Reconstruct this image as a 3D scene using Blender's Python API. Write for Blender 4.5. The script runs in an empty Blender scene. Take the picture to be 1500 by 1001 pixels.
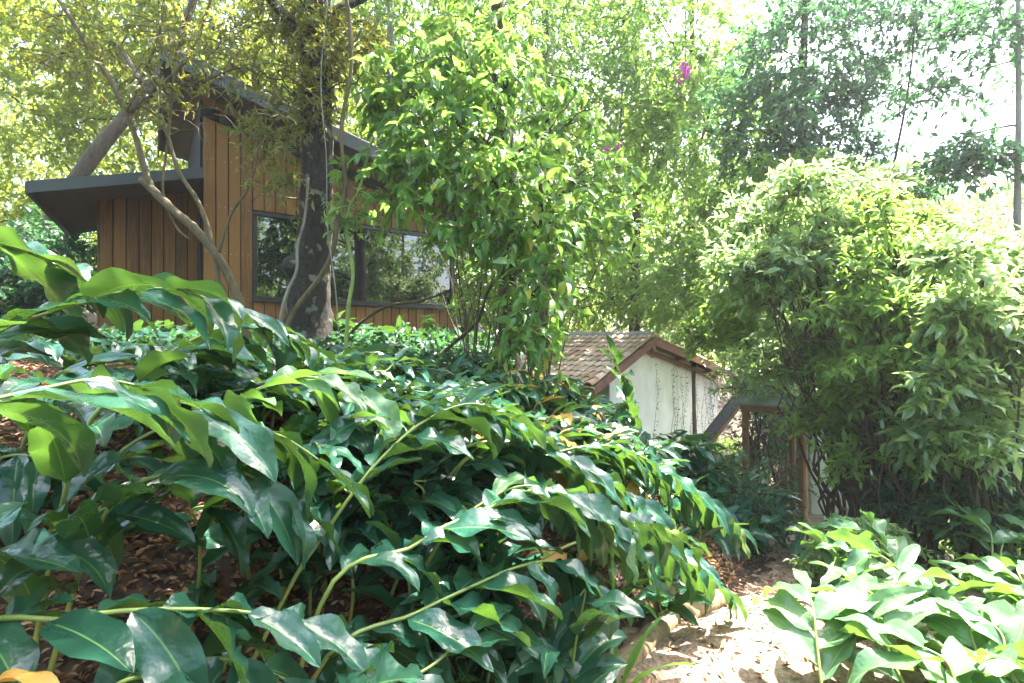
import bpy, math, random
import numpy as np
from mathutils import Vector, Matrix

# ------------------------------------------------------------------ camera, sky, sun, exposure
S = bpy.context.scene
C = S.collection
CAMZ = 1.6
F = 750.0                      # focal length in photo pixels (1500 wide)
cam = bpy.data.cameras.new('camera'); cam.lens = 18; cam.sensor_width = 36
cam.clip_start = 0.02; cam.clip_end = 800
camo = bpy.data.objects.new('camera', cam); C.objects.link(camo)
camo.location = (0, 0, CAMZ); camo.rotation_euler = (math.radians(90), 0, 0)
S.camera = camo
SUN_AZ, SUN_EL = math.radians(50), math.radians(63)     # azimuth clockwise from +Y
w = bpy.data.worlds.new('World'); S.world = w; w.use_nodes = True
nt = w.node_tree
sky = nt.nodes.new('ShaderNodeTexSky'); sky.sky_type = 'NISHITA'; sky.sun_disc = False
sky.sun_elevation = SUN_EL; sky.sun_rotation = SUN_AZ
sky.air_density = 1.0; sky.dust_density = 4.0; sky.ozone_density = 1.0
nt.links.new(sky.outputs[0], nt.nodes['Background'].inputs[0])
nt.nodes['Background'].inputs[1].default_value = 0.15
sl = bpy.data.lights.new('sun', 'SUN'); sl.energy = 5.0; sl.angle = math.radians(0.5); sl.color = (1, .95, .86)
so = bpy.data.objects.new('sun', sl); C.objects.link(so)
sv = Vector((math.sin(SUN_AZ)*math.cos(SUN_EL), math.cos(SUN_AZ)*math.cos(SUN_EL), math.sin(SUN_EL)))
so.rotation_euler = sv.to_track_quat('Z', 'Y').to_euler()
S.view_settings.view_transform = 'Standard'; S.view_settings.look = 'None'
S.view_settings.gamma = 1; S.view_settings.use_curve_mapping = False
S.view_settings.exposure = 3.25
cy = S.cycles
cy.max_bounces = 7; cy.diffuse_bounces = 4; cy.glossy_bounces = 3; cy.transmission_bounces = 5
cy.transparent_max_bounces = 8; cy.caustics_reflective = False; cy.caustics_refractive = False
cy.sample_clamp_indirect = 6.0

# ------------------------------------------------------------------ helpers
def at(px, py, d):
    return np.array(((px-750)/F*d, d, CAMZ+(500.5-py)/F*d))
def nrm(v):
    v = np.asarray(v, float); n = np.linalg.norm(v, axis=-1, keepdims=True); return v/np.maximum(n, 1e-9)
def sstep(a, b, x):
    t = np.clip((x-a)/(b-a), 0, 1); return t*t*(3-2*t)

def tag(o, label=None, cat=None, group=None, kind=None):
    if label: o['label'] = label
    if cat: o['category'] = cat
    if group: o['group'] = group
    if kind: o['kind'] = kind
    return o
def thing(name, label, cat, loc=(0, 0, 0), group=None):
    o = bpy.data.objects.new(name, None); C.objects.link(o); o.location = tuple(float(v) for v in loc)
    o.empty_display_size = .2
    tag(o, label, cat, group); o['_loc'] = list(o.location); del o['_loc']
    return o
def link(name, me, m, parent=None):
    o = bpy.data.objects.new(name, me); C.objects.link(o)
    if m is not None: me.materials.append(m)
    if parent is not None:
        o.parent = parent
        # vertices are written in world coordinates: shift them into the frame of the thing
        off = Vector(parent.location)
        if parent.parent: off = off + parent.parent.location
        me.transform(Matrix.Translation(-off))
    return o

class MB:
    """collects vertices and faces for one mesh"""
    def __init__(s): s.v = []; s.f = []; s.n = 0
    def add(s, v, f):
        v = np.asarray(v, float); s.v.append(v); s.f += [tuple(i+s.n for i in q) for q in f]; s.n += len(v); return s
    def box(s, o, ax, ay, az):
        """corner o, three edge vectors"""
        o, ax, ay, az = (np.asarray(q, float) for q in (o, ax, ay, az))
        v = [o, o+ax, o+ax+ay, o+ay, o+az, o+ax+az, o+ax+ay+az, o+ay+az]
        return s.add(v, [(0,3,2,1),(4,5,6,7),(0,1,5,4),(1,2,6,5),(2,3,7,6),(3,0,4,7)])
    def cbox(s, o, ax, ay, az, b=.006):
        """box with chamfered edges, corner o and three (roughly orthogonal) edge vectors"""
        o, ax, ay, az = (np.asarray(q, float) for q in (o, ax, ay, az))
        L = [np.linalg.norm(a) for a in (ax, ay, az)]
        t = [min(b/l, .35) for l in L]
        pts = {}; v = []
        for i in (0,1):
            for j in (0,1):
                for k in (0,1):
                    for a in range(3):
                        c = [i, j, k]; cc = []
                        for q in range(3):
                            val = c[q]
                            if q != a: val = t[q] if val == 0 else 1-t[q]
                            cc.append(val)
                        pts[(i,j,k,a)] = len(v); v.append(o+ax*cc[0]+ay*cc[1]+az*cc[2])
        f = []
        for a in range(3):
            p, q = (a+1) % 3, (a+2) % 3
            for val in (0, 1):
                ids = []
                for (x, y) in ((0,0),(1,0),(1,1),(0,1)):
                    c = [0,0,0]; c[a] = val; c[p] = x; c[q] = y; ids.append(pts[(*c, a)])
                f.append(tuple(ids) if val else tuple(ids[::-1]))
            for (x, y) in ((0,0),(1,0),(1,1),(0,1)):
                e = []
                for val in (0, 1):
                    c = [0,0,0]; c[a] = val; c[p] = x; c[q] = y; e.append(c)
                f.append((pts[(*e[0], p)], pts[(*e[1], p)], pts[(*e[1], q)], pts[(*e[0], q)]))
        for i in (0,1):
            for j in (0,1):
                for k in (0,1): f.append((pts[(i,j,k,0)], pts[(i,j,k,1)], pts[(i,j,k,2)]))
        return s.add(v, f)
    def tube(s, P, R, n=8, rough=0, rng=None, cap=True):
        P = np.asarray(P, float); m = len(P); R = np.broadcast_to(np.asarray(R, float), (m,))
        T = nrm(np.gradient(P, axis=0)); a = np.array((0, 0, 1.0)) if abs(T[0][2]) < .9 else np.array((1.0, 0, 0))
        U = nrm(np.cross(T[0], a)); ang = np.arange(n)/n*2*np.pi; v = []
        for i in range(m):
            U = nrm(U-T[i]*(U@T[i])); W = np.cross(T[i], U)
            r = R[i]*(1+(rough*rng.standard_normal(n) if rough and rng is not None else 0))
            v.append(P[i]+(np.cos(ang)*r)[:, None]*U+(np.sin(ang)*r)[:, None]*W)
        f = [(i*n+j, i*n+(j+1) % n, (i+1)*n+(j+1) % n, (i+1)*n+j) for i in range(m-1) for j in range(n)]
        if cap: f += [tuple(range(n))[::-1], tuple((m-1)*n+j for j in range(n))]
        return s.add(np.concatenate(v), f)
    def poly(s, pts, t):
        """a flat polygon extruded by the vector t"""
        p = np.asarray(pts, float); n = len(p)
        return s.add(np.concatenate((p, p+np.asarray(t, float))), [tuple(range(n))[::-1], tuple(range(n, 2*n))]+[(i, (i+1) % n, n+(i+1) % n, n+i) for i in range(n)])
    def build(s, name, m, parent=None, smooth=False):
        me = bpy.data.meshes.new(name); me.from_pydata(np.concatenate(s.v).tolist(), [], s.f)
        if smooth: me.polygons.foreach_set('use_smooth', [True]*len(me.polygons))
        me.update(); o = link(name, me, m, parent)
        return o

def fastmesh(name, V, Fq, uv=None, smooth=True):
    """V (n,3); Fq list of integer arrays (k,3) / (k,4); uv per vertex"""
    me = bpy.data.meshes.new(name)
    loops = np.concatenate([f.ravel() for f in Fq]).astype(np.int32)
    tot = np.concatenate([np.full(len(f), f.shape[1], np.int32) for f in Fq])
    st = np.concatenate(([0], np.cumsum(tot)[:-1])).astype(np.int32)
    me.vertices.add(len(V)); me.vertices.foreach_set('co', np.ascontiguousarray(V, np.float32).ravel())
    me.loops.add(len(loops)); me.loops.foreach_set('vertex_index', loops)
    me.polygons.add(len(tot)); me.polygons.foreach_set('loop_start', st)
    if smooth: me.polygons.foreach_set('use_smooth', np.ones(len(tot), bool))
    if uv is not None:
        l = me.uv_layers.new(name='UVMap'); l.data.foreach_set('uv', np.ascontiguousarray(uv[loops], np.float32).ravel())
    me.update(calc_edges=True); me.validate()
    return me

# leaf templates: (across, along, lift) and faces
LEAF2 = (np.array([(0,0,0),(-.5,.42,.12),(0,1,-.05),(.5,.42,.12)], float), [np.array([(0,3,2),(0,2,1)])])
_r = [(0,0,0)]+[(s_*w_, b, .10*abs(s_)*w_*2+h) for b, w_, h in ((.28,.46,.04),(.62,.40,.03)) for s_ in (-1,0,1)]+[(0,1,-.16)]
LEAF8 = (np.array(_r, float), [np.array([(0,2,1),(0,3,2),(4,5,7),(5,6,7)]), np.array([(1,2,5,4),(2,3,6,5)])])
LEAF8C = (LEAF8[0]*np.array((1, 1, 1))+np.array([(0, 0, .45*b*b+.5*a*a) for a, b, _ in LEAF8[0]]), LEAF8[1])   # a dry, curled blade
def leaves_mesh(name, P, D, N, L, W, tpl=LEAF2):
    tv, tf = tpl; M = len(P); k = len(tv)
    D = nrm(D); Sd = nrm(np.cross(D, N)); Nn = np.cross(Sd, D)
    V = (P[:, None, :]+D[:, None, :]*(tv[None, :, 1, None]*L[:, None, None])
         + Sd[:, None, :]*(tv[None, :, 0, None]*W[:, None, None])+Nn[:, None, :]*(tv[None, :, 2, None]*L[:, None, None]))
    off = (np.arange(M)*k)[:, None, None]
    Fq = [(f[None]+off).reshape(-1, f.shape[1]) for f in tf]
    return fastmesh(name, V.reshape(-1, 3), Fq)

def crom(P, n):
    """smooth curve through control points"""
    P = np.asarray(P, float); P = np.concatenate(([2*P[0]-P[1]], P, [2*P[-1]-P[-2]])); m = len(P)-3
    t = np.linspace(0, m-1e-6, n); i = t.astype(int); u = (t-i)[:, None]
    a, b, c, d = P[i], P[i+1], P[i+2], P[i+3]
    return .5*(2*b+(c-a)*u+(2*a-5*b+4*c-d)*u**2+(3*b-a-3*c+d)*u**3)

# ------------------------------------------------------------------ materials
def mat(name):
    m = bpy.data.materials.new(name); m.use_nodes = True; n = m.node_tree
    return m, n, n.nodes['Principled BSDF']
def N(n, t, **kw):
    x = n.nodes.new(t)
    for k, v in kw.items():
        if k == 'ins':
            for a, b in v.items(): x.inputs[a].default_value = b
        else: setattr(x, k, v)
    return x
def ramp(n, stops, src):
    r = n.nodes.new('ShaderNodeValToRGB'); e = r.color_ramp.elements
    while len(e) < len(stops): e.new(.5)
    for q, (p, c) in zip(e, stops): q.position = p; q.color = (*c, 1)
    n.links.new(src, r.inputs[0]); return r
def leaf_mat(name, cols, rough=.45, trans=.4, tcol=(.35, .5, .05), spec=.5):
    """small leaves: colour varies leaf by leaf; light passes through"""
    m, n, p = mat(name)
    g = N(n, 'ShaderNodeNewGeometry'); oi = N(n, 'ShaderNodeObjectInfo')
    k = len(cols); r = ramp(n, [((i+.0)/max(k-1, 1), c) for i, c in enumerate(cols)], g.outputs['Random Per Island'])
    hs = N(n, 'ShaderNodeHueSaturation')
    mm = N(n, 'ShaderNodeMapRange', ins={'To Min': .8, 'To Max': 1.2}); n.links.new(oi.outputs['Random'], mm.inputs[0])
    n.links.new(mm.outputs[0], hs.inputs['Value']); n.links.new(r.outputs[0], hs.inputs['Color'])
    n.links.new(hs.outputs[0], p.inputs['Base Color'])
    p.inputs['Roughness'].default_value = rough; p.inputs['Specular IOR Level'].default_value = spec
    t = N(n, 'ShaderNodeBsdfTranslucent')
    mx = N(n, 'ShaderNodeMix', data_type='RGBA', blend_type='MIX'); mx.inputs[0].default_value = .7
    n.links.new(hs.outputs[0], mx.inputs[6]); mx.inputs[7].default_value = (*tcol, 1)
    n.links.new(mx.outputs[2], t.inputs[0])
    ms = N(n, 'ShaderNodeMixShader'); ms.inputs[0].default_value = trans
    n.links.new(p.outputs[0], ms.inputs[1]); n.links.new(t.outputs[0], ms.inputs[2])
    n.links.new(ms.outputs[0], n.nodes['Material Output'].inputs[0])
    return m
def bark_mat(name, c0, c1, scale=14, bump=.6, stretch=.25, lichen=None):
    m, n, p = mat(name)
    tc = N(n, 'ShaderNodeTexCoord'); mp = N(n, 'ShaderNodeMapping'); mp.inputs['Scale'].default_value = (1, 1, stretch)
    n.links.new(tc.outputs['Object'], mp.inputs[0])
    no = N(n, 'ShaderNodeTexNoise', ins={'Scale': scale, 'Detail': 6, 'Roughness': .65}); n.links.new(mp.outputs[0], no.inputs[0])
    r = ramp(n, [(.3, c0), (.72, c1)], no.outputs[0]); col = r.outputs[0]
    if lichen:
        n2 = N(n, 'ShaderNodeTexNoise', ins={'Scale': 7, 'Detail': 4}); n.links.new(tc.outputs['Object'], n2.inputs[0])
        r2 = ramp(n, [(.57, (0, 0, 0)), (.63, (1, 1, 1))], n2.outputs[0])
        mx = N(n, 'ShaderNodeMix', data_type='RGBA'); n.links.new(r2.outputs[0], mx.inputs[0])
        n.links.new(col, mx.inputs[6]); mx.inputs[7].default_value = (*lichen, 1); col = mx.outputs[2]
    n.links.new(col, p.inputs['Base Color']); p.inputs['Roughness'].default_value = .9
    b = N(n, 'ShaderNodeBump', ins={'Strength': bump, 'Distance': .03}); n.links.new(no.outputs[0], b.inputs['Height'])
    n.links.new(b.outputs[0], p.inputs['Normal'])
    return m
def plain(name, col, rough=.6, noise=.15, scale=6, bump=.0, metal=0):
    m, n, p = mat(name)
    tc = N(n, 'ShaderNodeTexCoord'); no = N(n, 'ShaderNodeTexNoise', ins={'Scale': scale, 'Detail': 5}); n.links.new(tc.outputs['Object'], no.inputs[0])
    c = np.array(col); r = ramp(n, [(.25, tuple(c*(1-noise))), (.75, tuple(np.minimum(c*(1+noise), 1)))], no.outputs[0])
    n.links.new(r.outputs[0], p.inputs['Base Color']); p.inputs['Roughness'].default_value = rough; p.inputs['Metallic'].default_value = metal
    if bump:
        b = N(n, 'ShaderNodeBump', ins={'Strength': bump, 'Distance': .01}); n.links.new(no.outputs[0], b.inputs['Height']); n.links.new(b.outputs[0], p.inputs['Normal'])
    return m
def board_mat(name, c0, c1):
    """vertical timber boards: tone differs board by board, grain runs up the board"""
    m, n, p = mat(name)
    g = N(n, 'ShaderNodeNewGeometry'); tc = N(n, 'ShaderNodeTexCoord')
    mp = N(n, 'ShaderNodeMapping'); mp.inputs['Scale'].default_value = (30, 30, 1.6); n.links.new(tc.outputs['Object'], mp.inputs[0])
    no = N(n, 'ShaderNodeTexNoise', ins={'Scale': 1.5, 'Detail': 6, 'Roughness': .6}); n.links.new(mp.outputs[0], no.inputs[0])
    n2 = N(n, 'ShaderNodeTexNoise', ins={'Scale': 1.1, 'Detail': 3}); n.links.new(tc.outputs['Object'], n2.inputs[0])
    a = N(n, 'ShaderNodeMath', operation='MULTIPLY_ADD'); n.links.new(g.outputs['Random Per Island'], a.inputs[0]); a.inputs[1].default_value = .35; n.links.new(no.outputs[0], a.inputs[2])
    a2 = N(n, 'ShaderNodeMath', operation='MULTIPLY_ADD'); n.links.new(n2.outputs[0], a2.inputs[0]); a2.inputs[1].default_value = .5; n.links.new(a.outputs[0], a2.inputs[2])
    r = ramp(n, [(.5, c0), (1.1, c1)], a2.outputs[0]); n.links.new(r.outputs[0], p.inputs['Base Color'])
    p.inputs['Roughness'].default_value = .6; p.inputs['Specular IOR Level'].default_value = .3
    b = N(n, 'ShaderNodeBump', ins={'Strength': .25, 'Distance': .004}); n.links.new(no.outputs[0], b.inputs['Height']); n.links.new(b.outputs[0], p.inputs['Normal'])
    return m
def ginger_mat(name, dark, light, rib=(.12, .24, .07), rough=.19, trans=.12, tcol=(.22, .46, .05)):
    """broad glossy blades: pale midrib, fine slanting veins, blotches, worn rims"""
    m, n, p = mat(name)
    uv = N(n, 'ShaderNodeUVMap'); sp = N(n, 'ShaderNodeSeparateXYZ'); n.links.new(uv.outputs[0], sp.inputs[0])
    g = N(n, 'ShaderNodeNewGeometry'); tc = N(n, 'ShaderNodeTexCoord')
    no = N(n, 'ShaderNodeTexNoise', ins={'Scale': 9, 'Detail': 5, 'Roughness': .6}); n.links.new(tc.outputs['Object'], no.inputs[0])
    a = N(n, 'ShaderNodeMath', operation='MULTIPLY_ADD'); n.links.new(g.outputs['Random Per Island'], a.inputs[0]); a.inputs[1].default_value = .5
    n.links.new(no.outputs[0], a.inputs[2])
    r0 = ramp(n, [(.35, dark), (1.0, light)], a.outputs[0])
    old = ramp(n, [(.945, (0, 0, 0)), (.99, (1, 1, 1))], g.outputs['Random Per Island'])
    r = N(n, 'ShaderNodeMix', data_type='RGBA'); n.links.new(old.outputs[0], r.inputs[0]); n.links.new(r0.outputs[0], r.inputs[6]); r.inputs[7].default_value = (.14, .16, .03, 1)
    ab = N(n, 'ShaderNodeMath', operation='ABSOLUTE'); 
    su = N(n, 'ShaderNodeMath', operation='SUBTRACT'); n.links.new(sp.outputs[0], su.inputs[0]); su.inputs[1].default_value = .5
    n.links.new(su.outputs[0], ab.inputs[0])
    rr = ramp(n, [(.008, (.8, .8, .8)), (.026, (0, 0, 0))], ab.outputs[0])
    mx = N(n, 'ShaderNodeMix', data_type='RGBA'); n.links.new(rr.outputs[0], mx.inputs[0]); n.links.new(r.outputs[2], mx.inputs[6]); mx.inputs[7].default_value = (*rib, 1)
    # brown scorched flecks
    n3 = N(n, 'ShaderNodeTexNoise', ins={'Scale': 26, 'Detail': 3}); n.links.new(tc.outputs['Object'], n3.inputs[0])
    r3 = ramp(n, [(.73, (0, 0, 0)), (.79, (.7, .7, .7))], n3.outputs[0])
    mx2 = N(n, 'ShaderNodeMix', data_type='RGBA'); n.links.new(r3.outputs[0], mx2.inputs[0]); n.links.new(mx.outputs[2], mx2.inputs[6]); mx2.inputs[7].default_value = (.10, .10, .03, 1)
    n.links.new(mx2.outputs[2], p.inputs['Base Color'])
    # veins run obliquely from the midrib
    v = N(n, 'ShaderNodeMath', operation='MULTIPLY_ADD'); n.links.new(ab.outputs[0], v.inputs[0]); v.inputs[1].default_value = -.75; n.links.new(sp.outputs[1], v.inputs[2])
    vm = N(n, 'ShaderNodeMath', operation='MULTIPLY'); n.links.new(v.outputs[0], vm.inputs[0]); vm.inputs[1].default_value = 230
    vs = N(n, 'ShaderNodeMath', operation='SINE'); n.links.new(vm.outputs[0], vs.inputs[0])
    vn = N(n, 'ShaderNodeMath', operation='MULTIPLY_ADD'); n.links.new(vs.outputs[0], vn.inputs[0]); vn.inputs[1].default_value = .0
    n4 = N(n, 'ShaderNodeTexNoise', ins={'Scale': 16, 'Detail': 3}); n.links.new(tc.outputs['Object'], n4.inputs[0]); n.links.new(n4.outputs[0], vn.inputs[2])
    b = N(n, 'ShaderNodeBump', ins={'Strength': .32, 'Distance': .03}); n.links.new(vn.outputs[0], b.inputs['Height']); n.links.new(b.outputs[0], p.inputs['Normal'])
    rgh = N(n, 'ShaderNodeMapRange', ins={'To Min': rough-.06, 'To Max': rough+.14}); n.links.new(no.outputs[0], rgh.inputs[0]); n.links.new(rgh.outputs[0], p.inputs['Roughness'])
    p.inputs['Specular IOR Level'].default_value = .5
    t = N(n, 'ShaderNodeBsdfTranslucent'); t.inputs[0].default_value = (*tcol, 1)
    ms = N(n, 'ShaderNodeMixShader'); ms.inputs[0].default_value = trans
    n.links.new(p.outputs[0], ms.inputs[1]); n.links.new(t.outputs[0], ms.inputs[2]); n.links.new(ms.outputs[0], n.nodes['Material Output'].inputs[0])
    return m

M = {}
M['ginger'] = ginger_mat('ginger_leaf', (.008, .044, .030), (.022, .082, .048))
M['ginger_painted_sun'] = ginger_mat('ginger_leaf_painted_sun', (.05, .13, .06), (.11, .20, .09), rib=(.28, .36, .14), trans=.2)  # paler copy of the ginger leaf, sunlight put into its colour
M['ginger_dry'] = ginger_mat('ginger_leaf_dry', (.30, .15, .03), (.45, .26, .05), rib=(.4, .3, .1), rough=.5, tcol=(.6, .35, .05))
M['cane'] = plain('ginger_cane', (.17, .22, .055), .42, .3, 12)
M['strap'] = ginger_mat('strap_leaf', (.06, .17, .035), (.11, .25, .05), rib=(.14, .28, .07), rough=.35, trans=.35)
M['yellow'] = leaf_mat('yellow_green_leaf', [(.08, .14, .02), (.11, .18, .022), (.14, .20, .025), (.18, .20, .03)], trans=.52, tcol=(.50, .60, .05))
M['lime'] = leaf_mat('lime_green_leaf', [(.07, .15, .025), (.09, .18, .03), (.12, .21, .035), (.17, .22, .035)], trans=.5, tcol=(.38, .62, .09))
M['mid'] = leaf_mat('mid_green_leaf', [(.07, .13, .022), (.09, .16, .026), (.11, .18, .03), (.14, .20, .03)], trans=.48, tcol=(.34, .56, .07))
M['fresh'] = leaf_mat('fresh_green_leaf', [(.05, .13, .028), (.065, .16, .032), (.08, .18, .035), (.085, .19, .04), (.10, .2, .03), (.12, .21, .03), (.30, .26, .02)], rough=.34, trans=.42, tcol=(.32, .58, .09))
M['dark'] = leaf_mat('dark_green_leaf', [(.022, .065, .04), (.03, .085, .046), (.04, .10, .045), (.06, .12, .035)], rough=.38, trans=.35, tcol=(.12, .34, .10))
M['shrub'] = leaf_mat('glossy_shrub_leaf', [(.06, .13, .05), (.08, .16, .06), (.10, .18, .07), (.13, .21, .08), (.24, .28, .06)], rough=.24, trans=.48, tcol=(.50, .70, .22), spec=1.0)
M['far'] = leaf_mat('far_leaf', [(.08, .13, .03), (.11, .17, .04), (.15, .2, .05)], trans=.45, tcol=(.42, .5, .08))
M['olive'] = leaf_mat('olive_twig_leaf', [(.05, .08, .018), (.08, .11, .02), (.13, .14, .025), (.22, .17, .03)], trans=.35, tcol=(.4, .4, .05))
M['flower'] = leaf_mat('magenta_bract', [(.55, .03, .42), (.65, .05, .5), (.7, .08, .55)], trans=.45, tcol=(.8, .06, .65))
M['litter'] = leaf_mat('dry_litter_leaf', [(.06, .03, .015), (.13, .06, .028), (.22, .11, .05), (.30, .17, .08), (.38, .24, .13)], rough=.6, trans=.1, tcol=(.4, .2, .06))
M['bark_dark'] = bark_mat('dark_mossy_bark', (.003, .0028, .002), (.040, .031, .019), 26, 1.0, stretch=.5, lichen=(.13, .13, .09))
M['bark'] = bark_mat('brown_bark', (.024, .016, .009), (.085, .060, .034), 20, .7)
M['bark_pale'] = bark_mat('pale_smooth_bark', (.045, .034, .015), (.125, .095, .045), 22, .7)
M['bark_grey'] = bark_mat('grey_bark', (.10, .09, .075), (.26, .24, .20), 15, .5)
M['twig'] = plain('thin_twig', (.10, .075, .04), .85, .3, 10)
M['board'] = board_mat('stained_timber_board', (.055, .024, .006), (.195, .088, .021))
M['gap'] = plain('dark_gap_and_painted_shade', (.008, .006, .005), .9)
M['slate'] = plain('dark_grey_metal_roof', (.016, .024, .025), .5, .2, 5)
M['soffit'] = plain('brown_plywood_soffit', (.07, .045, .028), .7, .25, 4)
M['frame'] = plain('black_window_frame', (.012, .012, .012), .4)
M['nail'] = plain('pale_nail_head', (.5, .46, .4), .5)
M['white'] = plain('weathered_whitewash', (.72, .72, .70), .85, .14, 2.2, .2)
M['timber'] = plain('rough_brown_timber', (.16, .085, .04), .8, .35, 9, .3)
M['redwood'] = plain('red_brown_fascia', (.17, .065, .045), .7, .25, 9, .2)
M['black'] = plain('black_painted_board', (.016, .017, .02), .55, .3, 6)
M['sheet'] = plain('mossy_pale_sheet', (.17, .20, .16), .6, .35, 5)
M['bluegrey'] = plain('blue_grey_sheet_metal', (.22, .28, .36), .4, .2, 3)
M['log'] = bark_mat('weathered_log', (.10, .075, .04), (.28, .21, .11), 14, .5)
M['stone'] = plain('rough_stone', (.24, .19, .13), .9, .4, 12, .8)

def ground_mat():
    m, n, p = mat('leaf_litter_soil')
    tc = N(n, 'ShaderNodeTexCoord')
    vo = N(n, 'ShaderNodeTexVoronoi', ins={'Scale': 26, 'Randomness': 1}); n.links.new(tc.outputs['Object'], vo.inputs[0])
    no = N(n, 'ShaderNodeTexNoise', ins={'Scale': 2.5, 'Detail': 8, 'Roughness': .7}); n.links.new(tc.outputs['Object'], no.inputs[0])
    r = ramp(n, [(.0, (.018, .011, .007)), (.45, (.055, .030, .016)), (.8, (.12, .066, .034)), (1, (.2, .12, .06))], vo.outputs['Color'])
    r2 = ramp(n, [(.35, (.35, .35, .35)), (.7, (1, 1, 1))], no.outputs[0])
    mx = N(n, 'ShaderNodeMix', data_type='RGBA', blend_type='MULTIPLY'); mx.inputs[0].default_value = 1
    n.links.new(r.outputs[0], mx.inputs[6]); n.links.new(r2.outputs[0], mx.inputs[7]); n.links.new(mx.outputs[2], p.inputs['Base Color'])
    b = N(n, 'ShaderNodeBump', ins={'Strength': .9, 'Distance': .03}); n.links.new(vo.outputs['Distance'], b.inputs['Height']); n.links.new(b.outputs[0], p.inputs['Normal'])
    p.inputs['Roughness'].default_value = .85
    return m
def path_mat():
    m, n, p = mat('dusty_path')
    tc = N(n, 'ShaderNodeTexCoord')
    no = N(n, 'ShaderNodeTexNoise', ins={'Scale': 5, 'Detail': 10, 'Roughness': .72}); n.links.new(tc.outputs['Object'], no.inputs[0])
    vo = N(n, 'ShaderNodeTexVoronoi', ins={'Scale': 40}); n.links.new(tc.outputs['Object'], vo.inputs[0])
    r = ramp(n, [(.3, (.09, .055, .03)), (.5, (.20, .14, .09)), (.7, (.33, .26, .19))], no.outputs[0])
    n.links.new(r.outputs[0], p.inputs['Base Color']); p.inputs['Roughness'].default_value = .9
    ad = N(n, 'ShaderNodeMath', operation='ADD'); n.links.new(no.outputs[0], ad.inputs[0]); n.links.new(vo.outputs['Distance'], ad.inputs[1])
    b = N(n, 'ShaderNodeBump', ins={'Strength': .8, 'Distance': .02}); n.links.new(ad.outputs[0], b.inputs['Height']); n.links.new(b.outputs[0], p.inputs['Normal'])
    return m
def tile_mat():
    m, n, p = mat('old_clay_tile')
    tc = N(n, 'ShaderNodeTexCoord'); g = N(n, 'ShaderNodeNewGeometry')
    no = N(n, 'ShaderNodeTexNoise', ins={'Scale': 3, 'Detail': 8, 'Roughness': .7}); n.links.new(tc.outputs['Object'], no.inputs[0])
    a = N(n, 'ShaderNodeMath', operation='MULTIPLY_ADD'); n.links.new(g.outputs['Random Per Island'], a.inputs[0]); a.inputs[1].default_value = .45; n.links.new(no.outputs[0], a.inputs[2])
    r = ramp(n, [(.3, (.16, .10, .075)), (.5, (.36, .22, .155)), (.75, (.48, .33, .24)), (1, (.55, .45, .36))], a.outputs[0]); n.links.new(r.outputs[0], p.inputs['Base Color']); p.inputs['Roughness'].default_value = .85
    return m
def glass_mat():
    m, n, p = mat('dark_window_glass')
    p.inputs['Base Color'].default_value = (.006, .008, .007, 1); p.inputs['Roughness'].default_value = .015; p.inputs['IOR'].default_value = 2.0
    return m
M['ground'] = ground_mat(); M['path'] = path_mat(); M['tile'] = tile_mat(); M['glass'] = glass_mat()

# ------------------------------------------------------------------ terrain
PATH = np.array([(-3.0, -2.2), (-1.0, .15), (.35, 1.75), (1.45, 2.72), (2.35, 3.55), (3.05, 4.7), (3.75, 6.4), (5.0, 9.0), (6.8, 12.0), (9.0, 18.0), (10.0, 30.0)])
def path_x(y): return np.interp(y, PATH[:, 1], PATH[:, 0])
def zp(y): return np.interp(y, [-10, 2.8, 4, 7, 12, 20, 60], [0, 0, -.25, -1.0, -1.35, -1.5, -1.0])
def height(x, y):
    x = np.asarray(x, float); y = np.asarray(y, float)
    sl = np.interp(y, [-10, 3.5, 6, 30], [.765, .765, .92, 1.0])       # cos of the path's slant
    s_ = (path_x(y)-x)*sl-.62
    k = sstep(2.5, 8, y)
    A = 1.42*(1-k)+2.75*k; Lg = 1.0*(1-k)+2.3*k
    up = A*(1-np.exp(-(np.maximum(s_, 0)/Lg)**(1+.9*k)))
    up = up*(1-sstep(-.4, 1.3, x)*sstep(5.3, 8, y)*.97)
    dn = -.16*np.maximum(-s_-1.3, 0)*np.exp(-np.maximum(-s_, 0)/14)
    back = 3.6*sstep(15, 34, y)*(1-sstep(5, 17, x))
    wob = .035*np.sin(x*2.3+y*1.1)+.025*np.sin(x*4.9-y*3.7)+.3*np.sin(x*.31+1)*np.sin(y*.27)*sstep(9, 16, np.abs(x)+np.abs(y)*.5)
    wob = wob*sstep(0, .5, np.abs(s_+.62)-.5)
    return zp(y)+up+dn+back+wob
def axis(a, b, fine, coarse, lo, hi):
    return np.unique(np.concatenate((np.arange(a, lo, coarse), np.arange(lo, hi, fine), np.arange(hi, b+coarse, coarse))).round(4))
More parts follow.
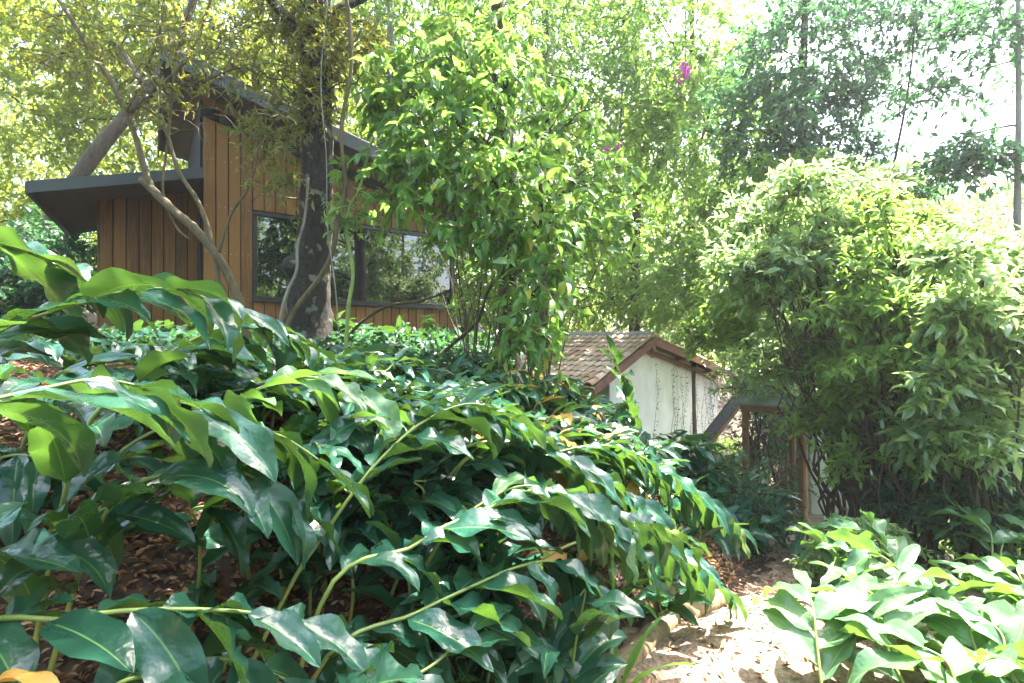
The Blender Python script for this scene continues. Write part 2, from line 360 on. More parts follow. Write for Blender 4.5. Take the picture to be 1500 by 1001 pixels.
def ground():
    xs = axis(-70, 70, .14, 1.6, -7, 8); ys = axis(-25, 95, .14, 1.6, -2, 13)
    X, Y = np.meshgrid(xs, ys); Z = height(X, Y); V = np.stack((X, Y, Z), -1).reshape(-1, 3)
    nx, ny = len(xs), len(ys); i, j = np.meshgrid(np.arange(nx-1), np.arange(ny-1)); a = (j*nx+i).ravel()
    o = link('ground', fastmesh('ground', V, [np.stack((a, a+1, a+nx+1, a+nx), 1)]), M['ground']); tag(o, kind='structure')
    # the path lies on it
    c = crom(np.c_[PATH[:9], np.zeros(9)], 160)[:, :2]; T = nrm(np.gradient(c, axis=0)); Nn = np.stack((-T[:, 1], T[:, 0]), 1)
    rng = np.random.default_rng(3); u = np.linspace(-1, 1, 13); hw = .60+.05*np.sin(np.arange(160)*.7)
    G = c[:, None, :]+Nn[:, None, :]*(u[None, :, None]*hw[:, None, None])
    Z = height(G[..., 0], G[..., 1])+.014*(1-.6*np.abs(u))[None]+rng.normal(0, .004, G.shape[:2])
    V = np.concatenate((G, Z[..., None]), -1).reshape(-1, 3); n = 13; i, j = np.meshgrid(np.arange(n-1), np.arange(159)); a = (j*n+i).ravel()
    o = link('path', fastmesh('path', V, [np.stack((a, a+n, a+n+1, a+1), 1)]), M['path']); tag(o, kind='structure')
ground()

# ------------------------------------------------------------------ timber cabin
WU = np.array((math.sin(math.radians(55)), math.cos(math.radians(55)), 0)); WN = np.array((WU[1], -WU[0], 0))  # along the front, out of the front
WP = np.array((-.604*6.8, 6.8, 0)); UP = np.array((0, 0, 1.0))
def onwall(px, py, off=0, P=WP, U=WU, Nn=WN):
    """where the sight line through a photo point meets the plane `off` in front of the wall -> (u, z)"""
    d = np.array(((px-750)/F, 1, (500.5-py)/F)); o = np.array((0, 0, CAMZ)); Q = P+Nn*off
    t = ((Q-o)@Nn)/(d@Nn); X = o+d*t
    return (X-P)@U, X[2]
def W3(u, z, off=0, P=WP, U=WU, Nn=WN): return P+U*u+Nn*off+UP*z
def boards(mb, back, u0, u1, zlo, zhi, off, P=WP, bw=.142, rng=None):
    """upright boards with a dark groove between; zlo / zhi are functions of u"""
    n = max(1, round((u1-u0)/bw)); bw = (u1-u0)/n
    for i in range(n):
        a, b = u0+i*bw+.006, u0+(i+1)*bw-.006; t = .022+rng.uniform(-.003, .003)
        za, zb = zlo((a+b)/2), zhi((a+b)/2)
        mb.cbox(W3(a, za, off, P), WU*(b-a), WN*t, UP*(zb-za), .004)
    m0, m1 = min(zhi(u0), zhi(u1)), min(zlo(u0), zlo(u1))
    back.box(W3(u0+.004, m1+.01, off-.08, P), WU*(u1-u0-.008), WN*.078, UP*(m0-m1-.02))
def cabin():
    rng = np.random.default_rng(11)
    t = thing('timber_cabin', 'brown timber cabin with dark sloping roof and wide window', 'cabin', (*W3(1.9, 1.2)[:2], 1.2))
    uR, _ = onwall(665, 500); uw0, zs = onwall(370, 440); _, zt = onwall(370, 309); zb = 1.25
    r0 = onwall(238, 66, .55); r1 = onwall(562, 222, .55); sl = (r1[1]-r0[1])/(r1[0]-r0[0])
    rz = lambda u: r0[1]+(u-r0[0])*sl
    wall, back = MB(), MB()
    boards(wall, back, 0, uw0, lambda u: zb, lambda u: rz(u)-.16, 0, rng=rng)                # left of the window
    boards(wall, back, uw0, uR, lambda u: zt+.01, lambda u: rz(u)-.16, 0, rng=rng)           # above
    boards(wall, back, uw0, uR, lambda u: zb, lambda u: zs-.01, 0, rng=rng)                  # below
    wall.build('front_wall', M['board'], t); back.build('wall_core', M['gap'], t)
    nl = MB()
    for zz in np.arange(zb+.3, 4.6, .62):
        for u in np.arange(.04, uR, .071):
            if zz > rz(u)-.3 or (zs-.02 < zz < zt+.02 and u > uw0): continue
            if rng.random() < .8: nl.cbox(W3(u, zz+rng.normal(0, .004), .0245), WU*.008, WN*.004, UP*.007, .001)
    nl.build('nail_heads', M['nail'], t)
    side = MB(); bk2 = MB()   # wall running back from the right corner, and the side above the porch roof
    for i in range(20):
        a = .03+i*.142; side.cbox(W3(uR-.02, zb, -a-.13), WN*.13, WU*.024, UP*(rz(uR)-.16-zb), .004)
    bk2.box(W3(uR-.1, zb, -2.95), WN*2.86, WU*.078, UP*(rz(uR)-.2-zb))
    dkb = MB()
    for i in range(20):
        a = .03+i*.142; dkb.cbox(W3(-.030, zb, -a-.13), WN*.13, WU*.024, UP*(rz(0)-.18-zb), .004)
    dkb.build('side_wall_painted_shade', M['gap'], t)  # shade under the roof end is painted in as near-black boards
    bk2.box(W3(.022, zb, -2.95), WN*2.86, WU*.06, UP*(rz(0)-.2-zb))
    bk2.box(W3(.1, zb, -3.0), WN*.04, WU*(uR-.2), UP*(rz(uR)-.2-zb))
    bk2.box(W3(.1, zb+.02, -2.9), WN*2.8, WU*(uR-.2), UP*.04)
    side.build('side_wall', M['board'], t); bk2.build('inner_lining', M['gap'], t)
    # window
    fr = MB(); th = .055; w0, w1 = uw0+.004, uR-.004
    fr.cbox(W3(w0, zs, -.06), WU*(w1-w0), WN*.075, UP*th, .004); fr.cbox(W3(w0, zt-th, -.06), WU*(w1-w0), WN*.075, UP*th, .004)
    fr.cbox(W3(w0, zs+th, -.06), WU*th, WN*.073, UP*(zt-zs-2*th), .004); fr.cbox(W3(w1-th, zs+th, -.06), WU*th, WN*.073, UP*(zt-zs-2*th), .004)
    mu = [onwall(p, 400)[0] for p in (452,)]
    for u in mu: fr.cbox(W3(u, zs+th, -.055), WU*.05, WN*.06, UP*(zt-zs-2*th), .004)
    wn = fr.build('window', M['frame'], t)
    ed = [w0+th]+[q for u in mu for q in (u, u+.05)]+[w1-th]
    for i in range(0, len(ed), 2):
        MB().box(W3(ed[i], zs+th, -.03), WU*(ed[i+1]-ed[i]), WN*.008, UP*(zt-zs-2*th)).build('pane', M['glass'], wn)
    sill = MB().cbox(W3(w0, zs-.022, .0), WU*(w1-w0), WN*.06, UP*.03, .004).build('window_sill', M['frame'], wn)
    # main roof slab
    nz = nrm(np.array((-sl, 0, 1))); ua, ub = r0[0], uR+.42; rf = MB()
    p = [W3(ua, rz(ua), .55), W3(ub, rz(ub), .55), W3(ub, rz(ub), -3.4), W3(ua, rz(ua), -3.4)]
    rf.poly([q-UP*.05 for q in p], UP*.06)
    for k in range(9):
        rr = .55-.03-k*.44; rf.cbox(W3(ua+.01, rz(ua+.01)+.0115, rr-.03), WU*(ub-ua-.02)+UP*(rz(ub)-rz(ua))*(ub-ua-.02)/(ub-ua), WN*.03, UP*.03, .004)
    ro = rf.build('roof', M['slate'], t)
    MB().poly([W3(ua+.02, rz(ua)-.052, .53), W3(ub-.02, rz(ub-.02)-.06, .53), W3(ub-.02, rz(ub-.02)-.06, -3.38), W3(ua+.02, rz(ua)-.052, -3.38)], -UP*.012).build('soffit', M['soffit'], ro)
    fa = MB().poly([W3(ua, rz(ua)-.055, .551), W3(ub, rz(ub)-.055, .551), W3(ub, rz(ub)-.19, .551), W3(ua, rz(ua)-.19, .551)], WN*.03)
    fa.poly([W3(ua-.028, rz(ua)+.012, .58), W3(ua-.028, rz(ua)+.012, -3.4), W3(ua-.028, rz(ua)-.19, -3.4), W3(ua-.028, rz(ua)-.19, .58)], WU*.026)
    fa.build('fascia', M['slate'], ro)
    MB().cbox(W3(-.03, rz(0)-.42, -.05), WU*(uR+.05)*1.0+UP*(rz(uR)-rz(0))*(uR+.05)/uR, WN*.115, UP*.14, .004).build('eaves_beam', M['gap'], ro)
    # porch wing, set back to the left
    so_ = -.55
    uL, zt2 = onwall(146, 296, so_); porch, pb = MB(), MB()
    boards(porch, pb, uL, -.01, lambda u: zb, lambda u: zt2+.12+(u-uL)*.20, so_, rng=rng)
    porch.build('porch_wall', M['board'], t); pb.build('porch_core', M['gap'], t)
    fo = .45
    a = onwall(42, 270, fo); b = onwall(292, 250, fo); zf = lambda u: a[1]+(u-a[0])*(b[1]-a[1])/(b[0]-a[0])
    ub2 = -.03; pr = MB(); back_o = -3.0; rise = .10
    q = [W3(a[0], zf(a[0]), fo), W3(ub2, zf(ub2), fo), W3(ub2, zf(ub2)+rise, back_o), W3(a[0], zf(a[0])+rise, back_o)]
    pr.poly([x-UP*.03 for x in q], UP*.05); pro = pr.build('porch_roof', M['slate'], t)
    MB().poly([x-UP*.036 for x in q], -UP*.012).build('soffit', M['soffit'], pro)
    fa = MB().poly([q[0]+UP*.03+WN*.002, q[1]+UP*.03+WN*.002, q[1]-UP*.10+WN*.002, q[0]-UP*.10+WN*.002], WN*.03)
    fa.poly([q[0]+UP*.028-WU*.03, q[3]+UP*.028-WU*.03, q[3]-UP*.10-WU*.03, q[0]-UP*.10-WU*.03], WU*.028)
    fa.build('fascia', M['slate'], pro)
    sw = MB()
    for i in range(17):
        a_ = .01+i*.142; sw.cbox(W3(uL-.026, zb, so_-a_-.13), WN*.13, WU*.024, UP*(zt2+.08-zb), .004)
    sw.build('porch_side_wall', M['board'], t)
cabin()

# ------------------------------------------------------------------ white house with a clay tile roof, far end of the path
HR = nrm(np.array((-.78, .62, 0))); HG = np.array((-HR[1], HR[0], 0)); HG = HG if HG[0] > 0 else -HG; HN = -HR      # ridge direction (away), gable direction (right), gable normal
HP = at(958, 494, 12.0)
def house():
    g = lambda px, py, off=0: onwall(px, py, off, P=np.array((HP[0], HP[1], 0)), U=HG, Nn=HN)
    H3 = lambda u, z, off=0: np.array((HP[0], HP[1], 0))+HG*u+HN*off+UP*z
    uap, zap = 0.0, HP[2]; uR, zR = g(1078, 549); uLt, zLt = g(868, 568); uwR, _ = g(1052, 560, -.42); uwL, _ = g(893, 560, -.42)
    zb = -1.7; ln = 5.0
    sR = (zR-zap)/uR; sL = (zLt-zap)/uLt; top = lambda u: zap-.10+(sR*u if u > 0 else sL*u)
    t = thing('white_house', 'white rendered house with weathered clay tile roof behind the ginger', 'house', (*H3(0, zb, -1)[:2], zb))
    wl = MB(); off = -.42
    wl.poly([H3(uwL, zb, off), H3(uwR, zb, off), H3(uwR, top(uwR), off), H3(0, top(0), off), H3(uwL, top(uwL), off)], -HN*.2)
    wl.box(H3(uwL, zb, off-.2), HG*.2, -HN*(ln-.8), UP*(top(uwL)-zb-.06)); wl.box(H3(uwR-.2, zb, off-.2), HG*.2, -HN*(ln-.8), UP*(top(uwR)-zb-.06))
    wl.build('wall', M['white'], t)
    rng = np.random.default_rng(5); tl = MB()
    tr = .085
    def slope(u1, z1):
        d = np.array(HG*u1+UP*(z1-zap)); Ls = np.linalg.norm(d); d = d/Ls; nz = nrm(np.cross(d, HN)); nz = nz if nz[2] > 0 else -nz
        nr = int(Ls/.30)+1
        for k in range(int(ln/(tr*2.05))):
            for r in range(nr):
                c = H3(0, zap, 0)+d*(r*.30)-HN*(tr+k*tr*2.05)+nz*(.03+rng.uniform(-.006, .006)); L_ = min(.36, Ls-r*.30+.03)
                if L_ < .08: continue
                th = np.linspace(0, np.pi, 6); v = []
                for e, rad, lift in ((0, tr*.92, 0), (L_, tr*1.08, .018)):
                    v += [c+d*e+HN*(np.cos(x)*rad)+nz*(np.sin(x)*rad*.75+lift) for x in th]
                tl.add(v, [(i, i+1, 7+i, 6+i) for i in range(5)])
    slope(uR, zR); slope(uLt, zLt)
    ro = tl.build('roof', M['tile'], t)
    dk = MB()
    dk.poly([H3(0, zap, 0), H3(uR, zR, 0), H3(uR, zR, -ln), H3(0, zap, -ln)], -UP*.05); dk.poly([H3(-.001, zap, 0), H3(uLt, zLt, 0), H3(uLt, zLt, -ln), H3(-.001, zap, -ln)], -UP*.05)
    dk.build('roof_deck', M['timber'], ro)
    rg = MB()
    for k in range(13): rg.tube([H3(0, zap+.035+rng.uniform(-.01, .01), -.02-k*.385), H3(0, zap+.05, -.02-k*.385-.42)], [.115, .10], 10)
    rg.build('ridge_tiles', plain('lichen_grey_ridge', (.30, .28, .26), .85, .35, 6), ro)
    bb = MB(); bb.poly([H3(0.002, zap-.02, .001), H3(uR, zR-.02, .001), H3(uR, zR-.17, .001), H3(0.002, zap-.19, .001)], HN*.03)
    bb.poly([H3(-.002, zap-.02, .001), H3(uLt, zLt-.02, .001), H3(uLt, zLt-.17, .001), H3(-.002, zap-.19, .001)], HN*.03)
    bb.build('bargeboard', M['redwood'], ro)
    pu = MB()
    for u in (uR*.36, uR*.72, uLt*.5): pu.cbox(H3(u-.04, zap+(sR*u if u > 0 else sL*u)-.18, -.41), HG*.09, HN*.39, UP*.12, .008)
    pu.cbox(H3(.10, zap+sR*.1-.33, -.35), (HG*uR*.80+UP*(zR-zap)*.80), HN*.07, UP*.11, .008)
    pu.build('rafters', M['timber'], ro)
    u, z = g(960, 515, -.3)
    la = MB().cbox(H3(u-.07, z-.12, -.41), HG*.15, HN*.10, UP*.26, .015).build('wall_lamp', plain('white_enamel', (.78, .78, .77), .4), t)
    MB().cbox(H3(u-.05, z-.15, -.39), HG*.11, HN*.06, UP*.028, .006).build('lamp_base', M['sheet'], la)
    # bare creeper over the right half of the gable
    cr = MB(); rng = np.random.default_rng(8); lf = []
    for k in range(15):
        u, z = rng.uniform(.3, uwR-.1), zb+.4; P = []
        ph = rng.uniform(0, 6); top_z = top(u)-rng.uniform(.05, .5)
        for q in np.linspace(0, 1, 22):
            P.append(H3(u+.10*np.sin(q*7+ph)+.25*q*rng.uniform(.4, .6), min(z+(top_z-z)*q, top(min(u+.3, uwR))-.05), -.41+rng.uniform(0, .02)))
            lf += [P[-1]+rng.normal(0, .06, 3)*(1-abs(HN))+HN*rng.uniform(.0, .05) for _ in range(3)]
        cr.tube(P, np.linspace(.005, .002, 22), 4)
    c = thing('wall_creeper', 'bare thin creeper climbing the right half of the white gable', 'creeper', H3(.6, zb+.4, -.4))
    cr.build('stem', plain('dry_creeper_stem', (.10, .08, .055), .9), c)
    lf = np.array(lf); n = len(lf)
    link('foliage', leaves_mesh('foliage', lf, rng.normal(0, 1, (n, 3))-UP*.6, np.tile(HN, (n, 1))+rng.normal(0, .4, (n, 3)), rng.uniform(.03, .06, n), rng.uniform(.02, .035, n)), M['dark'], c)
house()

def outbuildings():
    # dark board leaning at the foot of the gable
    a, b = at(1104, 556, 10.4), at(1050, 626, 10.0); d = b-a; L = np.linalg.norm(d); d = d/L
    b2 = a+d*(L+.9)
    sd = nrm(np.cross(d, (0, 1, 0)))
    t = thing('leaning_board', 'black board with brown timber edge leaning beside the white gable', 'board', b2)
    MB().cbox(a-sd*.14-np.array((0, .05, 0)), d*(L+.9), sd*.19, np.array((0, .05, 0)), .006).build('board', M['black'], t)
    MB().cbox(a+sd*.052-np.array((0, .06, 0)), d*(L+.9), sd*.07, np.array((0, .07, 0)), .006).build('batten', M['timber'], t)
    # shelter: two posts, a rail and a sloping pale sheet
    D = 7.0
    p0, p1 = at(1092, 600, 7.2), at(1176, 606, 6.8)
    t = thing('garden_shelter', 'low wooden post frame with mossy pale sheet roof', 'shelter', ((p0[0]+p1[0])/2, D, height(3.7, D)))
    for p, lab in ((p0, None), (p1, None)):
        gz = float(height(p[0], p[1]))-.05
        MB().tube([np.array((p[0], p[1], z)) for z in np.linspace(gz, p[2]-.03, 7)], .055 if p is p1 else .045, 9, .06, np.random.default_rng(4)).build('post', M['timber'], t)
    v = p1-p0; MB().cbox(p0-UP*.03-v*.06, v*1.1, np.array((.02, .09, 0)), UP*.09, .008).build('rail', M['timber'], t)
    bk = np.array((.40, 1.0, .30)); q = [p0+UP*.065-v*.12, p1+UP*.065+v*.04, p1+bk+UP*.065, p0+bk+UP*.065-v*.12]
    MB().poly(q, UP*.025).build('sheet_roof', M['sheet'], t)
    for k in (p1,):
        e = k+bk*.9; MB().tube([np.array((e[0], e[1], height(e[0], e[1])-.05)), e+UP*.05], .045, 8).build('post', M['timber'], t)
    # low white wall glimpsed through the shrubs at the right
    t = thing('white_garden_wall', 'sunlit low white wall glimpsed through shrubs beyond the path', 'wall', (*at(1240, 700, 7.6)[:2], -1.3))
    a, b = at(1186, 760, 7.9), at(1330, 760, 7.3); a[2] = b[2] = -1.6
    MB().cbox(a, b-a, np.array((.1, .25, 0)), UP*(at(0, 615, 7.7)[2]+1.6), .02).build('wall', M['white'], t)
    MB().cbox(a+UP*(at(0, 615, 7.7)[2]+1.6+.001)-np.array((.03, .04, 0)), (b-a)+np.array((.06, 0, 0)), np.array((.13, .33, 0)), UP*.06, .02).build('coping', M['sheet'], t)
    # blue-grey shed at the right
    a, b = at(1385, 640, 10.0), at(1640, 640, 9.0); z0 = -1.6; zt = at(0, 560, 9.6)[2]; v = b-a; v[2] = 0; bk = np.array((1.0, 3.4, 0))
    t = thing('metal_shed', 'blue grey sheet metal shed half hidden by shrubs at far right', 'shed', (a[0]+1.5, 10.5, z0))
    a[2] = z0; wl = MB()
    n = 26
    for i in range(n): wl.cbox(a+v*(i/n)+np.array((0, (i % 2)*.02, 0)), v/n, bk*.02, UP*(zt-z0), .004)
    wl.box(a+bk*.03, bk*.9, nrm(v)*.05, UP*(zt-z0)); wl.box(a+v-nrm(v)*.05+bk*.03, bk*.9, nrm(v)*.05, UP*(zt-z0))
    wl.build('wall', M['bluegrey'], t)
    rf = MB()
    q0 = a+UP*(zt-z0+.01)-v*.05-bk*.08
    for i in range(n): rf.cbox(q0+v*(1.1*i/n)+UP*((i % 2)*.02), v*1.1/n, bk*1.15+UP*1.1, UP*.02, .004)
    rf.build('roof', plain('pale_blue_roof_sheet', (.34, .41, .5), .35, .15, 3), t)
    # second roof higher up behind the canopy
    a, b = at(1262, 398, 17), at(1312, 412, 16.4)
    t = thing('distant_roof', 'small grey blue roof corner showing through the treetops', 'house', (a[0]+1, 17.5, -1.2))
    v = nrm((b-a)*np.array((1, 1, 0)))*1.5
    MB().poly([a, a+v, a+v+np.array((.6, 3, -1.4)), a+np.array((-1.6, 3, -1.4))], UP*.06).build('roof', M['bluegrey'], t)
    MB().poly([a-UP*.02, a+v-UP*.02, a+v+np.array((0, -1.8, -1.3)), a+np.array((0, -1.8, -1.3))], UP*.05).build('roof', M['bluegrey'], t)
    MB().box(np.array((a[0]+.1, a[1]-1.5, -1.6)), v*.96, np.array((.5, 4, 0)), UP*(a[2]-1.4+1.5)).build('wall', M['white'], t)
outbuildings()

# ------------------------------------------------------------------ ginger
def ginger_blade(P, D, Nn, L, Wd, droop, rng, nu=7, nv=13):
    """one blade as a grid: bends down along its length, folds along the midrib, ripples at the rim"""
    D = nrm(D); v = np.linspace(0, 1, nv); u = np.linspace(-1, 1, nu)
    sp = [np.asarray(P, float)]; d = D.copy(); ds = []
    for i in range(nv):
        ds.append(d.copy())
        if i < nv-1:
            sp.append(sp[-1]+d*L/(nv-1)); k = droop/(nv-1)*(.6+.9*v[i])
            ax = np.cross(d, -UP); s_ = np.linalg.norm(ax)
            if s_ > 1e-3:
                ax = ax/s_; k = min(k, math.asin(min(s_, 1)) if d[2] < 0 else 9); d = nrm(d*math.cos(k)+np.cross(ax, d)*math.sin(k))
    sp = np.array(sp); ds = np.array(ds)
    Sd = np.cross(D, Nn); Sd = nrm(Sd); tw = rng.normal(0, .35)
    wprof = np.sin(np.pi*np.clip(v, 0, 1)**.80)**.68*(1-.18*v**3); wprof[0] = .04; wprof[-1] = .008
    f1, p1, p2 = rng.uniform(11, 17), rng.uniform(0, 6.28), rng.uniform(0, 6.28); amp = rng.uniform(.02, .09)*Wd*2.4; fold = rng.uniform(.10, .42)
    out = []
    for i in range(nv):
        s_ = nrm(Sd-ds[i]*(Sd@ds[i])); n_ = np.cross(s_, ds[i]); a = tw*v[i]; s2 = s_*math.cos(a)+n_*math.sin(a); n2 = n_*math.cos(a)-s_*math.sin(a)
        w_ = Wd/2*wprof[i]
        for uu in u:
            rp = amp*abs(uu)**1.5*math.sin(f1*v[i]+(p1 if uu > 0 else p2))*min(1, wprof[i]*1.2)
            out.append(sp[i]+s2*(uu*w_*math.cos(fold*abs(uu)))+n2*(abs(uu)**1.3*w_*fold+rp-.006*(1-abs(uu))*(uu == 0)))
    uv = np.array([((uu+1)/2, vv) for vv in v for uu in u])
    return np.array(out), uv
def grid_faces(nu, nv):
    i, j = np.meshgrid(np.arange(nu-1), np.arange(nv-1)); a = (j*nu+i).ravel(); return np.stack((a, a+1, a+nu+1, a+nu), 1)
def blades_mesh(name, blades, nu, nv):
    f = grid_faces(nu, nv); V = np.concatenate([b[0] for b in blades]); uv = np.concatenate([b[1] for b in blades])
    F_ = (f[None]+(np.arange(len(blades))*nu*nv)[:, None, None]).reshape(-1, 4)
    return fastmesh(name, V, [F_], uv)
def cane(ctrl, rng, Lf=.33, Wf=.105, r=.009, start=.3, step=.075, lowres=False, droop=1.0):
    """an arching stem (curve points, radii) and its two ranks of leaves"""
    n = 40; P = crom(ctrl, n); seg = np.r_[0, np.cumsum(np.linalg.norm(np.diff(P, axis=0), axis=1))]; tot = seg[-1]
    R = r*(1-.62*(seg/tot)); bl = []; sgn = 1 if rng.random() < .5 else -1
    s_ = tot*start; nu, nv = (5, 7) if lowres else (7, 13)
    while s_ < tot*.985:
        p = np.array([np.interp(s_, seg, P[:, k]) for k in range(3)]); i = min(np.searchsorted(seg, s_), n-2); T = nrm(P[i+1]-P[max(i-1, 0)])
        side = nrm(np.cross(T, UP)+1e-6) * sgn; q = s_/tot
        D = side*rng.uniform(.35, .75)+T*rng.uniform(.55, 1.0)+UP*rng.uniform(-.55, .12)
        sc = (.66+.4*math.sin(math.pi*min(1, (q-start)/(1-start)*.8+.15)))*rng.uniform(.78, 1.15)
        nn = UP+rng.normal(0, .25, 3)-D*(UP@D)
        bl.append(ginger_blade(p+side*r*.5, D, nn, Lf*sc*1.0, Wf*1.14*sc*rng.uniform(.88, 1.15), droop*rng.uniform(.5, 1.65), rng, nu, nv))
        sgn = -sgn; s_ += step*.70*rng.uniform(.75, 1.3)
    # terminal leaf carries on along the stem
    T = nrm(P[-1]-P[-3]); bl.append(ginger_blade(P[-1], T+UP*.05, UP+rng.normal(0, .2, 3), Lf*.75, Wf*.7, droop*.7, rng, nu, nv))
    return P, R, bl, (nu, nv)
def ginger_plant(label, canes, mat_, group, rng, name='ginger_plant', dry=0):
    base = canes[0][0][0]
    t = thing(name, label, 'ginger plant', base, group)
    for P, R, bl, (nu, nv) in canes:
        mb = MB(); mb.tube(P, R, 7); mb.build('stem', M['cane'], t, True)
        k = [b for b in bl]
        if dry and len(k) > 4:
            i = rng.integers(1, len(k)-1); d = [k.pop(i)]
            o = link('withered_leaf', blades_mesh('withered_leaf', d, nu, nv), M['ginger_dry'], t); o['label'] = 'withered yellow brown ginger leaf'
        link('foliage', blades_mesh('foliage', k, nu, nv), mat_, t)
    return t
def px_cane(pts): return [at(*p) for p in pts]
def rooted(pts):
    """carry a traced cane back down to the bank it grows from"""
    c = px_cane(pts); d = nrm((c[0]-c[1])*np.array((1, 1, 0))); g = c[0]+d*.22+np.array((0, .10, 0)); g[2] = float(height(g[0], g[1]))-.02
    if g[2] > c[0][2]-.05: g = c[0]+d*.12; g[2] = min(float(height(g[0], g[1]))-.02, c[0][2]-.03)
    return [g]+c
BANK = 'ginger canes arching over the leaf litter bank'
TR = [
 ('upright young ginger cane with spread leaves against the white gable', [(945,690,5.5),(930,620,5.5),(915,565,5.5),(903,528,5.45)], dict(Lf=.42, Wf=.13, start=.3, step=.10, droop=.3), 'ginger'),
 ('ginger cane lying nearly level along the bottom left over bare litter', [(-60,938,1.15),(100,907,1.2),(200,894,1.26),(350,896,1.34),(470,918,1.44),(560,965,1.52)], dict(Lf=.29, Wf=.105, start=.22, step=.10), 'ginger'),
 ('short ginger cane rising from the left edge over the litter with two dark hanging leaves', [(-70,840,1.25),(0,808,1.32),(85,775,1.4),(165,740,1.5),(255,700,1.6)], dict(Lf=.31, Wf=.10, start=.3, step=.11), 'ginger'),
 ('nearest ginger cane with the largest blue green leaf at the left edge', [(-170,650,.95),(-60,600,1.02),(60,570,1.12),(150,556,1.22),(235,575,1.32)], dict(Lf=.33, Wf=.115, start=.25, step=.085), 'ginger'),
 ('ginger cane arching with glossy leaves against the cabin porch wall', [(-120,560,1.55),(0,485,1.62),(60,462,1.68),(165,430,1.78),(260,424,1.9),(345,455,2.0)], dict(Lf=.33, Wf=.12, start=.25, step=.085), 'ginger'),
 ('topmost ginger cane at the left edge with wide sunlit leaves below the porch roof', [(-260,420,1.5),(-120,350,1.6),(-20,352,1.7),(60,378,1.8),(150,425,1.95)], dict(Lf=.36, Wf=.13, start=.2, step=.09), 'ginger'),
 ('ginger cane with bright yellow green upright stem in the middle of the bank', [(430,850,1.75),(470,790,1.8),(515,725,1.86),(560,670,1.95),(625,615,2.1),(700,592,2.3),(780,630,2.5)], dict(Lf=.31, Wf=.105, start=.34, step=.085), 'ginger'),
 ('long ginger cane arching right to a drooping tip above the path', [(480,865,1.6),(600,803,1.75),(650,772,1.85),(740,735,2.0),(800,716,2.15),(890,745,2.3),(1000,785,2.5)], dict(Lf=.31, Wf=.11, start=.2, step=.085), 'ginger'),
 ('low ginger cane with hanging leaves just left of the log edging', [(470,975,1.5),(610,898,1.66),(690,860,1.76),(760,830,1.9),(820,825,2.05),(885,868,2.15)], dict(Lf=.31, Wf=.11, start=.22, step=.09), 'ginger'),
 ('ginger cane poking up from the bottom edge with a shiny curled leaf', [(470,1050,1.3),(560,1003,1.4),(625,980,1.5),(690,925,1.62)], dict(Lf=.26, Wf=.11, start=.3, step=.10), 'ginger'),
 ('sunlit pale ginger cane arching below the big tree trunk', [(180,660,1.9),(330,592,2.0),(420,556,2.12),(500,560,2.25),(570,600,2.35)], dict(Lf=.34, Wf=.11, start=.25, step=.075), 'ginger_painted_sun'),
 ('ginger cane with crinkled leaves under the crooked tree', [(150,610,2.2),(260,510,2.3),(370,472,2.5),(450,505,2.65)], dict(Lf=.36, Wf=.125, start=.28, step=.075), 'ginger'),
 ('ginger cane with overlapping dark leaves left of the yellow green stem', [(130,620,1.45),(272,607,1.55),(400,634,1.65),(490,690,1.76)], dict(Lf=.31, Wf=.105, start=.15, step=.085), 'ginger'),
 ('ginger cane drooping over the litter hollow at lower left', [(150,760,1.45),(260,690,1.52),(350,690,1.6),(440,745,1.7)], dict(Lf=.30, Wf=.10, start=.2, step=.09), 'ginger'),
 ('ginger cane arching to the right beneath the centre shrub', [(560,790,2.25),(640,680,2.4),(740,645,2.6),(850,680,2.8),(960,750,2.95)], dict(Lf=.33, Wf=.11, start=.25, step=.075), 'ginger'),
 ('slender ginger cane reaching furthest right towards the gate', [(700,720,2.8),(800,668,3.0),(900,655,3.3),(1000,705,3.5),(1085,775,3.6)], dict(Lf=.33, Wf=.10, start=.2, step=.075), 'ginger'),
 ('ginger cane hanging its leaf tips over the second edging block', [(780,830,2.5),(860,790,2.6),(940,790,2.7),(1010,820,2.8),(1065,868,2.86)], dict(Lf=.30, Wf=.095, start=.2, step=.08), 'ginger'),
 ('ginger cane with one broad pale folded leaf near the path bend', [(640,800,2.0),(720,730,2.1),(780,712,2.15),(850,735,2.2),(920,800,2.3)], dict(Lf=.33, Wf=.11, start=.35, step=.10), 'ginger_painted_sun'),
 ('ginger cane at the bottom centre hanging long narrow leaves', [(560,960,1.7),(660,905,1.8),(740,900,1.9),(800,950,1.95)], dict(Lf=.33, Wf=.085, start=.15, step=.085), 'ginger'),
 ('ginger cane at the bottom edge left of centre with dark broad leaves', [(130,1060,1.15),(230,985,1.22),(330,965,1.3),(430,1000,1.36)], dict(Lf=.28, Wf=.11, start=.2, step=.10), 'ginger'),
]
def traced():
    for i, (lab, pts, kw, mt) in enumerate(TR):
        rng = np.random.default_rng(100+i)
        c = rooted(pts); kw = dict(kw); kw['start'] = kw['start']*.75+.16
        ginger_plant(lab, [cane(c, rng, **kw)], M[mt], BANK, rng, dry=0)
traced()
def wild_cane(x, y, h, reach, az, rng, low=True, **kw):
    z = float(height(x, y)); d = np.array((math.sin(az), math.cos(az), 0)); P = []
    if x < path_x(y):
        for _ in range(8):
            if (path_x(y+d[1]*reach)-(x+d[0]*reach))*.765 > .95: break
            reach *= .72
    for t_ in (0, .25, .5, .75, 1):
        P.append(np.array((x, y, z-.03))+UP*h*(1.55*t_-.78*t_*t_)+d*reach*t_**1.7+rng.normal(0, .02, 3)*(t_ > 0))
    return cane(P, rng, lowres=low, **kw)
